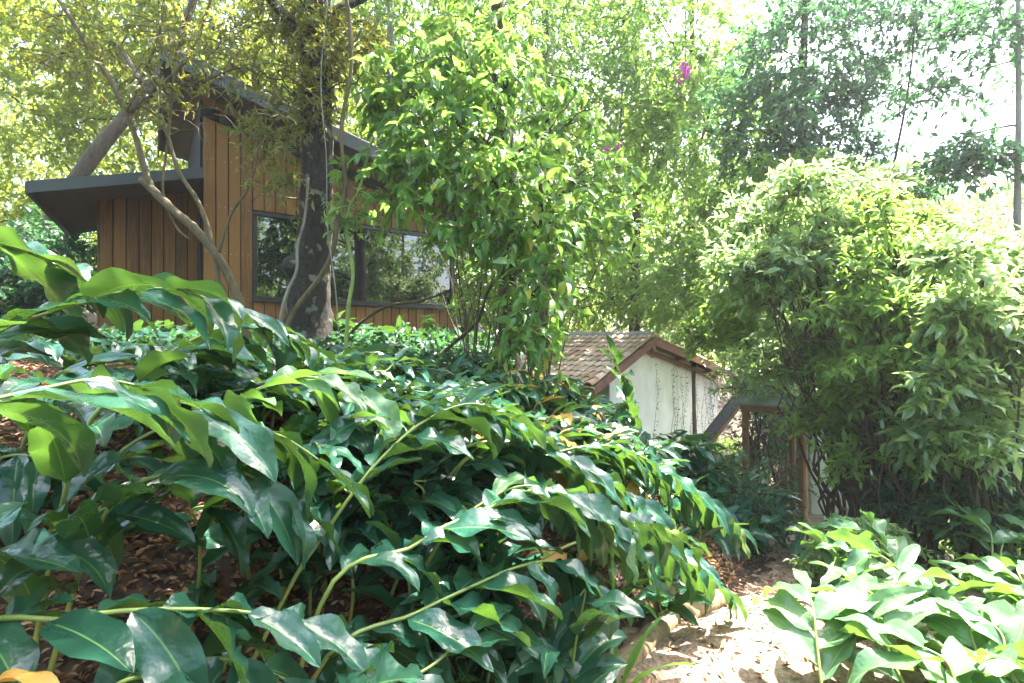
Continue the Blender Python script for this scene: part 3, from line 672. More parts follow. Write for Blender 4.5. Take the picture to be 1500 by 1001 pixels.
# spots of whole plants: photo column, distance, number of canes, height, label
WILD = [
 (215,5.3,4,505,'ginger clump against the foot of the porch wall'),
 (330,5.8,4,500,'ginger clump under the cabin corner boards'),
 (420,6.1,4,500,'ginger clump behind the base of the big trunk'),
 (520,6.3,3,540,'ginger clump below the window sill boards'),
 (600,6.6,2,545,'ginger clump at the lower right corner of the cabin'),
 (680,7.2,5,515,'ginger clump among the tangled stems'),
 (60,1.9,-2,640,'ginger clump over the litter near the left edge'),
 (400,1.75,-2,720,'ginger clump filling the lower left of the bank'),
 (520,2.1,5,680,'ginger clump under the bright yellow green stem'),
 (640,1.95,5,800,'ginger clump low on the bank above the bottom edge'),
 (715,2.2,5,790,'ginger clump near the strap leaved lilies'),
 (120,2.5,5,480,'ginger clump on the litter below the porch wall'),
 (260,2.9,6,500,'ginger clump in front of the crooked tree stems'),
 (330,2.4,5,560,'ginger clump with sunlit tops left of the big trunk'),
 (430,3.4,6,510,'ginger clump at the foot of the big trunk'),
 (480,2.7,6,570,'ginger clump with pale tops below the big trunk'),
 (560,4.4,6,548,'ginger clump under the right half of the cabin window'),
 (560,3.1,6,590,'dense ginger clump in the middle of the bank'),
 (650,3.6,7,590,'dark ginger clump below the cabin corner'),
 (690,5.2,7,540,'shaded ginger clump at the foot of the centre shrub'),
 (640,2.6,5,640,'ginger clump with glossy hanging leaves in the centre'),
 (760,4.4,7,600,'dark ginger clump under the drooping shrub branches'),
 (740,3.0,6,690,'ginger clump arching above the litter right of centre'),
 (830,3.7,7,665,'ginger clump with orange withered leaves before the white house'),
 (820,5.6,7,565,'ginger clump hiding the foot of the tiled roof'),
 (900,4.6,7,632,'tall ginger clump in front of the white gable'),
 (890,3.1,6,770,'ginger clump spilling towards the log edging'),
 (960,3.9,7,730,'ginger clump leaning over the path bend'),
 (1000,5.2,7,655,'ginger clump below the leaning black board'),
 (1060,4.6,6,730,'ginger clump left of the shelter posts'),
 (930,6.6,6,620,'far ginger clump touching the white wall'),
 (1090,5.8,6,690,'ginger clump inside the shelter opening'),
]
def wild():
    for i, (px, d, n, h, lab) in enumerate(WILD):
        rng = np.random.default_rng(300+i); x0 = (px-750)/F*d; cs = []; h = max(.26, float(CAMZ+(500.5-h)/F*d-height(x0, d)))
        for k in range(n+5):
            x = x0+rng.normal(0, .27); y = d+rng.normal(0, .30)
            az = math.radians(rng.normal(95, 38)); hh = h*rng.uniform(.75, 1.15)
            cs.append(wild_cane(x, y, hh, hh*rng.uniform(.6, 1.1), az, rng, low=d > 3, Lf=rng.uniform(.28, .36), Wf=rng.uniform(.08, .105), start=.25, step=.075))
        ginger_plant(lab, cs, M['ginger'], 'ginger clumps on the bank below the cabin', rng, dry=1 if i in (21, 22, 23, 24) else 0)
wild()
RIGHT = [
 (1350,2.4,4,870,'pale sunlit ginger clump at the right edge of the path'),
 (1400,2.0,5,860,'sunlit ginger clump with a long bare stem at the lower right'),
 (1460,2.0,5,830,'ginger clump in the bottom right corner'),
 (1300,3.1,5,770,'broad leaved ginger clump beyond the path at right'),
 (1420,2.8,5,780,'ginger clump with whitish glossy leaves at the right edge'),
 (1480,3.6,5,720,'ginger clump under the right hand shrub'),
]
def right():
    for i, (px, d, n, h, lab) in enumerate(RIGHT):
        rng = np.random.default_rng(500+i); x0 = (px-750)/F*d; cs = []; h = max(.26, float(CAMZ+(500.5-h)/F*d-height(x0, d)))
        for k in range(n):
            x = x0+rng.normal(0, .16); y = d+rng.normal(0, .16); az = math.radians(rng.normal(40, 70)); hh = h*rng.uniform(.7, 1.1)
            cs.append(wild_cane(x, y, hh, hh*rng.uniform(.4, .8), az, rng, low=False, Lf=rng.uniform(.30, .38), Wf=rng.uniform(.09, .12), start=.35, step=.085))
        ginger_plant(lab, cs, M['ginger_painted_sun'], 'sunlit ginger clumps right of the path', rng)
right()

# ------------------------------------------------------------------ trees and shrubs
def spray(rng, C0, out, n, tw, leaf, droop=.25, spread=.55):
    """leaves along n twigs; C0 twig roots, out twig directions, tw twig length -> arrays for leaves_mesh and twig lines"""
    m = len(C0); k = n
    out = nrm(out); a = rng.uniform(0, 1, (m, k))**.8; j = np.arange(k)
    P = C0[:, None, :]+out[:, None, :]*(a*tw[:, None])[..., None]
    P[..., 2] -= droop*tw[:, None]*a**2
    rnd = nrm(rng.normal(0, 1, (m, k, 3))); D = nrm(out[:, None, :]*.6+rnd*spread*1.4); D[..., 2] -= droop*1.2
    Nn = np.array((0, 0, 1.0))+rng.normal(0, .55, (m, k, 3)); L = leaf*rng.uniform(.65, 1.25, (m, k))
    return P.reshape(-1, 3), D.reshape(-1, 3), Nn.reshape(-1, 3), L.ravel()
DENS = 1.5
def crown(name, blobs, leaf, mat_, rng, parent, dens=1.0, tpl=LEAF2, per=11, aspect=.42, droop=.3, hollow=.55, tw=.5, twigs=True, twr=.006, flat=1):
    """blobs: (centre, radii, number of twigs). Leaf clusters spread through the volume, leaving gaps"""
    Ps, Ds, Ns, Ls = [], [], [], []; mb = MB()
    for c, r, n in blobs:
        n = int(n*dens*DENS); dirs = nrm(rng.normal(0, 1, (n, 3))); rad = rng.uniform(hollow**3, 1, n)**(1/3)
        # uneven outline: push the surface in and out by direction
        ph = rng.uniform(0, 6, 6); lump = 1+.22*np.sin(3.1*dirs[:, 0]*2+ph[0])*np.sin(2.7*dirs[:, 2]*2+ph[1])+.18*np.sin(5.3*dirs[:, 1]+ph[2]+dirs[:, 2]*4)
        C0 = np.asarray(c)+dirs*np.asarray(r)*(rad*lump)[:, None]*.92
        o = dirs*np.array((1, 1, .6))+rng.normal(0, .45, (n, 3)); twl = tw*rng.uniform(.6, 1.3, n)
        C0 = C0-nrm(o)*twl[:, None]*.5
        P, D, Nn, L = spray(rng, C0, o, per, twl, leaf, droop); Ps.append(P); Ds.append(D); Ns.append(Nn); Ls.append(L)
        if twigs:
            oo = nrm(o)
            for i in range(0, n, 1):
                a, b = C0[i], C0[i]+oo[i]*twl[i]-UP*droop*twl[i]*.9; mid = (a+b)/2+UP*droop*twl[i]*.25
                q = np.array((oo[i][1], -oo[i][0], .3))*twr; q2 = np.cross(oo[i], q)
                v = [a+q, a-q*.5+q2, a-q*.5-q2, mid+q*.8, mid-q*.4+q2*.8, mid-q*.4-q2*.8, b]
                mb.add(v, [(0,1,4,3),(1,2,5,4),(2,0,3,5),(3,4,6),(4,5,6),(5,3,6)])
    P, D, Nn, L = (np.concatenate(q) for q in (Ps, Ds, Ns, Ls))
    me = leaves_mesh(name, P, D, Nn, L, L*aspect*rng.uniform(.85, 1.15, len(L)), tpl)
    o = link(name, me, mat_, parent)
    if twigs: mb.build('twigs', M['twig'], parent)
    return o
def limb_to(mb, a, b, r0, r1, rng, n=9, wob=.08, sides=6):
    a, b = np.asarray(a, float), np.asarray(b, float); L = np.linalg.norm(b-a); t = np.linspace(0, 1, n)[:, None]
    P = a+(b-a)*t; P[:, 2] += (np.sin(t*np.pi)*L*.08)[:, 0]; P[1:-1] += rng.normal(0, wob*L/n*1.5, (n-2, 3))
    mb.tube(P, np.linspace(r0, r1, n), sides, .05, rng); return P
def tree(label, trunk, r0, blobs, leaf, mat_, bark, seed, name='tree', cat='tree', group=None, **kw):
    """trunk: control points from the ground up"""
    rng = np.random.default_rng(seed); T = crom(trunk, 26)
    t = thing(name, label, cat, T[0], group); mb = MB(); q = np.linspace(0, 1, 26)
    R = r0*(1-.78*q); R[0] *= 1.35; R[1] *= 1.12
    mb.tube(T, R, 12, .05, rng)
    tr = mb.build('trunk', bark, t, True)
    lb = MB(); cnt = 0
    for c, r, n in blobs:
        c = np.asarray(c)
        i = int(np.clip(np.argmin(np.linalg.norm(T-(c-UP*np.asarray(r)[2]*.6), axis=1)), 6, 24))
        e = limb_to(lb, T[i], c, R[i]*.55, R[i]*.16, rng)
        for k in range(5):
            d = nrm(rng.normal(0, 1, 3)); limb_to(lb, e[rng.integers(3, 8)], c+d*np.asarray(r)*.75, R[i]*.2, .006, rng, 7, .1, 5)
    lb.build('limbs', bark, t, True)
    crown('crown', blobs, leaf, mat_, rng, t, **kw)
    return t
def G(px, d, dz=0):
    x = (px-750)/F*d; return np.array((x, d, float(height(x, d))-.08+dz))
def B(px, py, d, rpx, rpy, n, rd=None):
    """a crown lobe seen at photo point px,py at distance d, its half sizes given in photo pixels there"""
    rx, rz = rpx/F*d, rpy/F*d; return (at(px, py, d), (rx, rd or (rx+rz)/2, rz), n)

def forest():
    FG = 'trees behind the cabin'; CG = 'trees in the centre background'; RG = 'trees on the right'
    # left, behind the cabin
    tree('yellow green backlit tree at the far left edge', [G(-60, 11), at(-40, 300, 11), at(-20, 100, 11), at(-10, -250, 11)], .2, [B(-40, 120, 11, 200, 160, 420), B(60, -60, 11, 200, 150, 380), B(-20, 330, 10.5, 110, 80, 150)], .16, M['yellow'], M['bark'], 21, group=FG)
    tree('leaning thick dark trunk with yellow green leaves behind the porch', [G(62, 9.5), at(72, 350, 9.5), at(125, 245, 9.6), at(200, 150, 9.8), at(270, 40, 10), at(320, -150, 10)], .2, [B(120, 40, 11.5, 190, 120, 420), B(270, 60, 12, 150, 110, 300), B(200, 190, 12, 130, 90, 210)], .15, M['yellow'], M['bark'], 22, group=FG)
    tree('pale olive tree standing behind the cabin roof', [G(360, 13), at(365, 300, 13), at(380, 50, 13), at(390, -200, 13)], .2, [B(360, 40, 13, 170, 130, 420), B(480, 130, 13.5, 130, 110, 280), B(420, -120, 13, 170, 120, 300)], .15, M['yellow'], M['bark'], 23, group=FG)
    tree('dark leaved bushy tree beside the porch at the left', [G(60, 8.5), at(55, 420, 8.5), at(60, 370, 8.5)], .06, [B(60, 390, 8.5, 95, 75, 260)], .13, M['dark'], M['bark'], 24, group=FG, tpl=LEAF8)
    # centre background
    tree('mid green tree left of the pale sky gap', [G(575, 11), at(575, 300, 11), at(572, 60, 11), at(575, -250, 11)], .17, [B(600, 60, 11.5, 110, 120, 360), B(560, -80, 11, 130, 100, 300), B(600, 230, 12, 110, 110, 260)], .14, M['mid'], M['bark_grey'], 31, group=CG)
    tree('tall yellow green tree in the middle behind the shrub', [G(790, 12.5), at(795, 350, 12.5), at(800, 100, 12.5), at(790, -200, 12.5)], .2, [B(760, 60, 12.5, 150, 120, 520), B(860, -50, 13, 150, 110, 420), B(800, 230, 13, 130, 100, 320)], .15, M['lime'], M['bark'], 32, group=CG)
    tree('bright green tree behind the tiled roof', [G(930, 14.5), at(930, 400, 14.5), at(935, 200, 14.5), at(930, 0, 14.5)], .2, [B(900, 330, 14.5, 110, 110, 420), B(990, 220, 14.5, 120, 110, 420), B(860, 420, 14.5, 90, 70, 220)], .15, M['lime'], M['bark'], 33, group=CG)
    tree('yellow green tree with the magenta bougainvillea in it', [G(1010, 15.5), at(1012, 400, 15), at(1015, 150, 13.5), at(1010, -150, 12.5)], .18, [B(980, 60, 12, 130, 120, 480), B(1040, 190, 11.5, 110, 120, 420), B(930, 150, 13, 80, 100, 220)], .15, M['lime'], M['bark'], 34, group=CG)
    tree('leafy green tree directly over the white gable', [G(1135, 13), at(1130, 480, 12.6), at(1100, 380, 12), at(1070, 250, 11.5)], .14, [B(1050, 400, 11.2, 120, 90, 420), B(980, 440, 13.5, 90, 50, 200), B(1120, 330, 11, 100, 90, 300)], .15, M['lime'], M['bark'], 35, group=CG)
    # right
    tree('tall dark blue green tree against the white sky', [G(1176, 8.6), at(1176, 470, 8.6), at(1175, 250, 8.6), at(1178, 60, 8.6), at(1185, -250, 8.6)], .14, [B(1170, 80, 8.6, 110, 90, 230), B(1230, -30, 8.6, 110, 60, 120), B(1120, 190, 8.4, 80, 90, 190), B(1215, 190, 8.6, 60, 80, 90), B(1275, 130, 8.8, 50, 50, 60), B(1265, 235, 8.8, 50, 40, 60), B(1285, 310, 8.2, 45, 26, 34)], .125, M['dark'], M['bark'], 41, group=RG)
    tree('thin leaning sapling with sparse dark leaves against the sky', [G(1285, 7.6), at(1290, 420, 7.6), at(1305, 270, 7.6), at(1332, 120, 7.6), at(1345, -40, 7.6)], .035, [B(1335, 90, 7.6, 45, 90, 34), B(1315, 285, 7.6, 45, 24, 34), B(1370, 10, 7.6, 80, 45, 44)], .13, M['dark'], M['bark'], 42, group=RG)
    tree('slender straight trunk at the right edge with long bare boughs', [G(1486, 6.2), at(1487, 600, 6.2), at(1489, 400, 6.2), at(1492, 150, 6.2), at(1490, -200, 6.2)], .07, [B(1435, 225, 6.4, 60, 30, 44), B(1460, 40, 6.4, 80, 60, 60), B(1400, 130, 7, 70, 22, 20), B(1375, 255, 7, 50, 22, 30), B(1410, 205, 6.8, 40, 14, 10)], .12, M['dark'], M['bark_grey'], 43, group=RG)
    tree('bright mid height tree behind the shelter', [G(1150, 9.5), at(1150, 560, 9.5), at(1152, 480, 9.5), at(1155, 380, 9.5)], .09, [B(1150, 440, 8.2, 110, 70, 330), B(1230, 380, 8.2, 110, 60, 280), B(1080, 470, 9, 80, 50, 190), B(1130, 330, 8.0, 100, 60, 240), B(1310, 430, 8.4, 90, 50, 170), B(1180, 260, 8.0, 80, 40, 130), B(1265, 315, 8.0, 80, 36, 120), B(1370, 375, 8.8, 100, 40, 170), B(1470, 390, 8.6, 80, 40, 120)], .15, M['lime'], M['bark'], 44, group=RG, dens=.65)
    for i, (px, py, d, rp, lab) in enumerate(((1420, 400, 24, 120, 'pale far tree at the right beyond the shed'), (1330, 330, 30, 80, 'pale far tree left of the bare boughs'), (1510, 330, 26, 100, 'pale far tree behind the slender trunk'))):
        tree(lab, [G(px, d), at(px, 420, d), at(px, py-60, d)], .2, [B(px, py, d, rp, rp*.8, 520), B(px-60, py+60, d, rp*.7, rp*.5, 260)], .26, M['far'], M['bark'], 60+i, group='pale far trees on the right')
forest()

# ------------------------------------------------------------------ the big trunk, the crooked tree, climbers
def px_tube(mb, pts, d, r0, r1, n=30, sides=7, rng=None, rough=.06):
    P = crom([at(*(p if len(p) == 3 else (*p, d))) for p in pts], n); mb.tube(P, np.linspace(r0, r1, n), sides, rough, rng); return P
def near_trees():
    rng = np.random.default_rng(71)
    # big dark trunk in front of the window
    base = G(452, 5.3)
    t = thing('tree', 'thick dark mossy trunk with a burl standing in front of the cabin window', 'tree', base)
    P = crom([base]+[at(x, y, 5.3) for x, y in ((450,540),(452,470),(455,400),(463,320),(465,220),(463,110),(466,-20),(470,-200),(475,-420))], 64)
    q = np.linspace(0, 1, 64); zz = P[:, 2]; R = np.interp(zz, [zz[0], 1.75, 2.1, 2.5, 3.3, 4.5, 7.5], [.27, .225, .21, .17, .155, .15, .09])
    mb = MB(); mb.tube(P, R, 26, .045, rng); mb.build('trunk', M['bark_dark'], t, True)
    bu = MB(); c = at(432, 392, 5.2)
    th = np.linspace(0, np.pi, 9)
    bu.tube([c+np.array((0, .03, -.16+.04*i)) for i in range(9)], .14*np.sin(np.linspace(.12, np.pi-.12, 9))*(1+rng.normal(0, .08, 9)), 14, .10, rng); bu.build('burl', M['bark_dark'], t, True)
    lb = MB()
    for i, (dx, dy, z) in enumerate(((-.9,-.6,5.6),(1.2,.4,6.2),(.2,-1.5,6.8),(1.6,-.8,6.6),(-1.2,.8,6.4))):
        limb_to(lb, P[44+i*2], P[44+i*2]+np.array((dx*1.6, dy*1.6, 1.2)), .06, .015, rng)
    for i in range(26):   # dead side twigs on the upper trunk
        k = rng.integers(30, 50); a = rng.uniform(0, 6.28); L = rng.uniform(.3, 1.1)
        limb_to(lb, P[k], P[k]+np.array((math.cos(a)*L, math.sin(a)*L, rng.uniform(-.1, .35))), .012, .003, rng, 7, .14, 4)
    lb.build('limbs', M['bark_dark'], t, True)
    up = [(np.array((-2.0, 5.2, 7.2)), (2.0, 1.8, 1.0), 300), (np.array((-3.6, 6.2, 7.4)), (1.4, 1.6, .9), 150), (np.array((-.6, 4.4, 7.6)), (1.6, 1.5, .9), 200)]  # out-of-view crown, spread to shade the cabin and left bank
    crown('crown', up, .16, M['mid'], rng, t, dens=.6)
    tuft = [B(468, 70, 5.25, 34, 70, 110), B(462, 160, 5.2, 26, 34, 30), B(420, 20, 5.3, 60, 45, 70), B(520, 60, 5.4, 40, 60, 60)]
    crown('epiphyte_foliage', tuft, .075, M['olive'], rng, t, dens=1.2, aspect=.28, tw=.28, droop=.5)
    # crooked multi-stemmed small tree by the cabin corner
    D = 4.9
    t = thing('crooked_tree', 'crooked multi stemmed small tree bending across the cabin corner', 'tree', G(355, D))
    def stem(pts, r0, r1, ext=True, d=D, m='bark_pale'):
        mb = MB(); pts = [(*p, d) for p in pts]
        px_tube(mb, pts, d, r0, r1, 36, 9, rng); return mb.build('stem', M[m], t, True)
    g = lambda px: (px, 500.5-(G(px, D)[2]-CAMZ)*F/D)
    stem([g(366), (357,462),(330,395),(292,342),(258,312),(236,291),(208,262)], .042, .038)
    stem([(222,276),(212,248),(200,205),(184,166),(160,115),(130,70),(88,2),(40,-70)], .03, .018)
    stem([g(330),(319,400),(306,340),(290,295),(262,252),(246,200),(232,172),(205,155),(170,150)], .026, .012)
    stem([(320,372),(338,315),(362,278),(375,240),(380,200)], .015, .006)
    stem([g(316),(330,440),(318,400)], .012, .009)
    stem([(280,352),(262,338),(248,310),(238,272),(246,205),(254,120),(262,60),(290,-20)], .010, .014)
    stem([(190,165),(215,142),(258,105),(288,62),(302,20),(330,-60)], .02, .010)
    stem([(184,166),(205,120),(230,60),(240,0),(235,-60)], .016, .008)
    stem([(200,160),(240,130),(300,118),(350,100),(400,110)], .012, .004)
    tw = MB()
    for i in range(60):
        c = at(rng.uniform(215, 420), rng.uniform(20, 190), D+rng.uniform(-.3, .4)); e = c+np.array((rng.normal(0, .35), rng.normal(0, .2), rng.normal(-.1, .3)))
        limb_to(tw, c, e, .006, .002, rng, 7, .16, 4)
    tw.build('twigs', M['bark_pale'], t, True)
    crown('foliage', [B(395, 205, D, 50, 45, 45), B(410, 265, D, 38, 16, 14), B(340, 95, D, 75, 45, 34), B(270, 50, D, 90, 50, 45), B(230, 130, D, 50, 40, 25), B(120, 60, D, 70, 60, 40), B(425, 110, D, 45, 50, 30)], .085, M['olive'], rng, t, dens=.7, aspect=.27, tw=.3, droop=.35, tpl=LEAF8, hollow=.1)
    # lianas
    def vine(label, pts, r0, r1, m, d=5.0, cat='liana', leafy=None):
        gz = G(pts[0][0], d); p3 = [(pts[0][0], 500.5-(gz[2]-CAMZ)*F/d)]+list(pts[1:])
        t = thing('liana', label, cat, gz); mb = MB(); P = px_tube(mb, p3, d, r0, r1, 40, 8, rng); mb.build('stem', M[m], t, True)
        if leafy: crown('foliage', leafy, .10, M['fresh'], rng, t, dens=.4, tpl=LEAF8, tw=.25, hollow=.1)
        return t
    vine('thick curved liana sweeping up the right side of the big trunk', [(398,520),(430,458),(470,405),(488,365),(496,312),(506,275),(500,190),(515,90),(505,-30)], .027, .017, 'bark_pale', 4.85)
    vine('grey twisted strand hanging on the left of the big trunk', [(412,530),(411,470),(420,430),(434,398),(436,360),(446,322),(452,260)], .018, .012, 'bark_grey', 4.95)
    vine('slim greenish sapling stem before the window right of the trunk', [(505,540),(510,455),(517,400),(508,340),(513,302),(528,272),(545,200)], .022, .012, 'cane', 5.0, 'sapling', [B(520, 320, 5, 40, 60, 26)])
    vine('dark bough slanting up from the ginger under the window', [(478,540),(500,505),(530,472),(570,448),(620,440),(660,425)], .022, .010, 'bark', 5.3, 'branch')
    vine('long low bough rising right past the cabin end', [(590,560),(640,522),(668,500),(700,470),(716,425),(745,395),(800,380)], .024, .010, 'bark', 5.6, 'branch', [B(628, 470, 5.5, 14, 14, 5)])
    vine('thin string like vine hanging down the front of the trunk', [(500,520),(492,430),(480,330),(478,230),(470,120),(480,0)], .006, .004, 'bark_grey', 4.8)
    # centre tree with drooping fresh leaves
    base = G(748, 6.3)
    t = thing('tree', 'leafy fresh green tree with large drooping pointed leaves in the centre', 'tree', base)
    mb = MB(); T = crom([base]+[at(x, y, 6.3) for x, y in ((746,500),(744,420),(748,330),(740,200),(730,60),(735,-150),(760,-380))], 50); mb.tube(T, np.linspace(.15, .07, 50), 12, .06, rng); mb.build('trunk', M['bark_dark'], t, True)
    low = [B(655, 170, 5.2, 105, 75, 105), B(600, 255, 5.0, 85, 50, 70), B(575, 130, 5.3, 65, 60, 50), B(720, 260, 5.0, 110, 75, 120), B(715, 330, 5.0, 80, 40, 44), B(790, 330, 5.2, 80, 60, 70), B(790, 420, 4.9, 55, 60, 48), B(770, 500, 4.7, 45, 40, 26), B(860, 330, 5.6, 70, 60, 60), B(740, 110, 5.4, 90, 70, 80), B(640, 80, 5.5, 80, 50, 50), B(730, 20, 5.8, 90, 60, 60), B(840, 180, 6.0, 70, 60, 50), B(880, 270, 6.0, 60, 50, 40)]
    hi = [(np.array((2.2, 4.6, 8.2)), (1.8, 1.5, .9), 300), (np.array((2.9, 7.3, 8.6)), (1.2, 1.2, .9), 140)]  # unseen lobes, added where their shadow falls on the bank
    lb = MB()
    for c, r, n in low+hi:
        i = int(np.clip(np.argmin(np.abs(T[:, 2]-(c[2]-.4))), 8, 46)); e = limb_to(lb, T[i], c, .028, .008, rng)
        for k in range(6): limb_to(lb, e[rng.integers(3, 8)], c+nrm(rng.normal(0, 1, 3))*np.array(r)*.8, .010, .004, rng, 7, .12, 4)
    lb.build('limbs', M['bark'], t, True)
    crown('crown', low, .15, M['fresh'], rng, t, dens=.43, tpl=LEAF8, per=10, aspect=.42, droop=.55, tw=.42, hollow=.25)
    crown('unseen_shade_crown', hi, .16, M['mid'], rng, t, dens=.75)
    # tangle of thin stems between the cabin and the tiled roof
    t = thing('twiggy_shrub', 'tangle of thin upright brown stems beside the cabin end', 'shrub', G(700, 6.0))
    mb = MB()
    for i in range(46):
        px = rng.uniform(675, 810); d = rng.uniform(5.2, 6.8); g0 = G(px, d); dx = rng.normal(0, 35)
        P = crom([g0, at(px+dx*.3+rng.normal(0, 6), 470, d), at(px+dx*.7+rng.normal(0, 10), 400, d), at(px+dx, rng.uniform(280, 360), d)], 16); mb.tube(P, np.linspace(rng.uniform(.005, .013), .003, 16), 5)
    mb.build('stems', M['bark_pale'], t, True)
    crown('foliage', [B(715, 420, 5.8, 55, 70, 44)], .10, M['fresh'], rng, t, dens=.5, tpl=LEAF8, hollow=.1)
near_trees()

# ------------------------------------------------------------------ shrubs
def shrub(label, px, d, blobs, leaf, m, seed, group=None, name='shrub', **kw):
    rng = np.random.default_rng(seed); b0 = G(px, d); t = thing(name, label, 'shrub', b0, group); mb = MB()
    for bi, (c, r, n) in enumerate(blobs):
        for k in range(4 if n > 60 else (bi % 3 == 0)):
            e = limb_to(mb, b0+np.array((rng.normal(0, .22 if n <= 60 else .1), rng.normal(0, .15), 0)), c+rng.normal(0, .45, 3)*np.array(r), .022 if n > 60 else .014, .004, rng, 10, .16, 6)
            for q in range(3): limb_to(mb, e[rng.integers(4, 9)], c+rng.normal(0, .5, 3)*np.array(r), .009, .003, rng, 7, .14, 4)
    mb.build('stems', M['bark'], t, True)
    crown('foliage', blobs, leaf, M[m], rng, t, **kw); return t
def shrubs():
    R_ = 'shrubs right of the path'
    k8 = dict(tpl=LEAF8, tw=.42, aspect=.36, hollow=.05, dens=.75, per=11, droop=.10)
    def loose(seed, n, x0, x1, y0, y1, d0, d1, r0=16, r1=46, k=30):
        q = np.random.default_rng(seed); L = []
        for i in range(n):
            r = q.uniform(r0, r1); L.append(B(q.uniform(x0, x1), y0+(y1-y0)*(i+q.uniform(0, 1))/n, q.uniform(d0, d1), r*q.uniform(.9, 1.6), r*q.uniform(.5, .9), k*(r/30)**2))
        return L
    shrub('glossy shrub with whitish sunlit leaves behind the shelter corner', 1255, 5.6, loose(1, 34, 1080, 1310, 260, 545, 5.0, 6.4), .115, 'shrub', 81, R_, **k8)
    shrub('tall glossy shrub leaning over the white wall', 1320, 4.8, loose(2, 40, 1230, 1420, 300, 690, 4.3, 5.6), .11, 'lime', 82, R_, **k8)
    shrub('shrub with upright leaf rosettes at the right edge', 1440, 4.2, loose(3, 34, 1360, 1530, 350, 760, 3.7, 4.8), .125, 'shrub', 83, R_, **k8)
    shrub('dark shaded shrub under the glossy shrubs at the right', 1390, 4.6, [B(1400, 740, 4.4, 90, 50, 90), B(1330, 720, 4.8, 40, 40, 36), B(1490, 700, 4.2, 60, 70, 60)], .10, 'dark', 84, R_, **k8)
    shrub('small leaved bright shrub in the lower right beside the path', 1260, 3.9, [B(1260, 790, 3.8, 70, 35, 80), B(1220, 830, 3.6, 40, 25, 30)], .06, 'shrub', 85, R_, tpl=LEAF8, tw=.2, hollow=.1, aspect=.45)
    shrub('weed clump at the shelter foot with dark leaves added as deep shade', 1110, 6.2, [B(1120, 670, 8.0, 60, 70, 150), B(1040, 700, 5.2, 60, 36, 80), B(1110, 760, 5.2, 40, 28, 60), B(1150, 620, 8.6, 60, 50, 110)], .09, 'dark', 86, None, **k8)  # dark leaves behind the posts stand in for the shade of the opening
    shrub('leafy vine shrub sprawling on the shelter roof', 1130, 7.4, [B(1110, 560, 7.4, 70, 30, 80), B(1180, 600, 7.0, 50, 40, 60)], .09, 'shrub', 87, None, **k8)
    K_ = 'understory bushes in the background'
    for i, (px, py, d, rx, ry, n, m, lab) in enumerate((
        (600, 380, 11, 130, 110, 330, 'mid', 'bush filling the gap behind the cabin end'), (720, 400, 11, 110, 120, 330, 'mid', 'bush behind the tangle of stems'),
        (860, 400, 16.5, 120, 100, 360, 'mid', 'bush above the ridge of the tiled roof'), (1010, 430, 16, 120, 80, 300, 'dark', 'dark bush behind the gable peak'),
        (1130, 480, 13, 90, 100, 260, 'mid', 'bush right of the gable behind the shelter'), (1250, 480, 14, 110, 90, 260, 'far', 'pale bush under the distant roof corner'),
        (1400, 480, 15, 130, 70, 260, 'far', 'pale bush behind the blue grey shed'), (100, 330, 14, 170, 120, 380, 'yellow', 'yellow green bush behind the leaning trunk'),
        (20, 440, 8, 90, 60, 150, 'dark', 'dark bush left of the porch wall'), (500, 260, 14, 140, 130, 380, 'yellow', 'pale bush seen over the low end of the cabin roof'))):
        shrub(lab, px, d, [B(px, py, d, rx, ry, n)], .13, m, 200+i, K_, tw=.5)
shrubs()

# ------------------------------------------------------------------ small plants and things on the ground
def strap_plant(label, px, d, n, L, seed):
    rng = np.random.default_rng(seed); b = G(px, d, .06); t = thing('strap_leaf_lily', label, 'lily', b, 'strap leaved lilies by the log edging'); bl = []
    for i in range(n):
        a = rng.uniform(0, 6.28); D = np.array((math.cos(a), math.sin(a), rng.uniform(1.0, 3.0))); bl.append(ginger_blade(b+np.array((math.cos(a), math.sin(a), 0))*.02, D, UP*1.0+rng.normal(0, .1, 3), L*rng.uniform(.7, 1.2), .034, rng.uniform(.9, 1.9), rng, 5, 13))
    link('foliage', blades_mesh('foliage', bl, 5, 13), M['strap'], t)
    mb = MB(); mb.tube([b-UP*.05, b+UP*.07], [.03, .02], 8); mb.build('base', M['cane'], t, True)
strap_plant('strap leaved lily clump beside the front edging log', 898, 2.26, 20, .46, 1)
strap_plant('smaller strap leaved lily clump under the drooping ginger tips', 905, 2.85, 15, .36, 2)

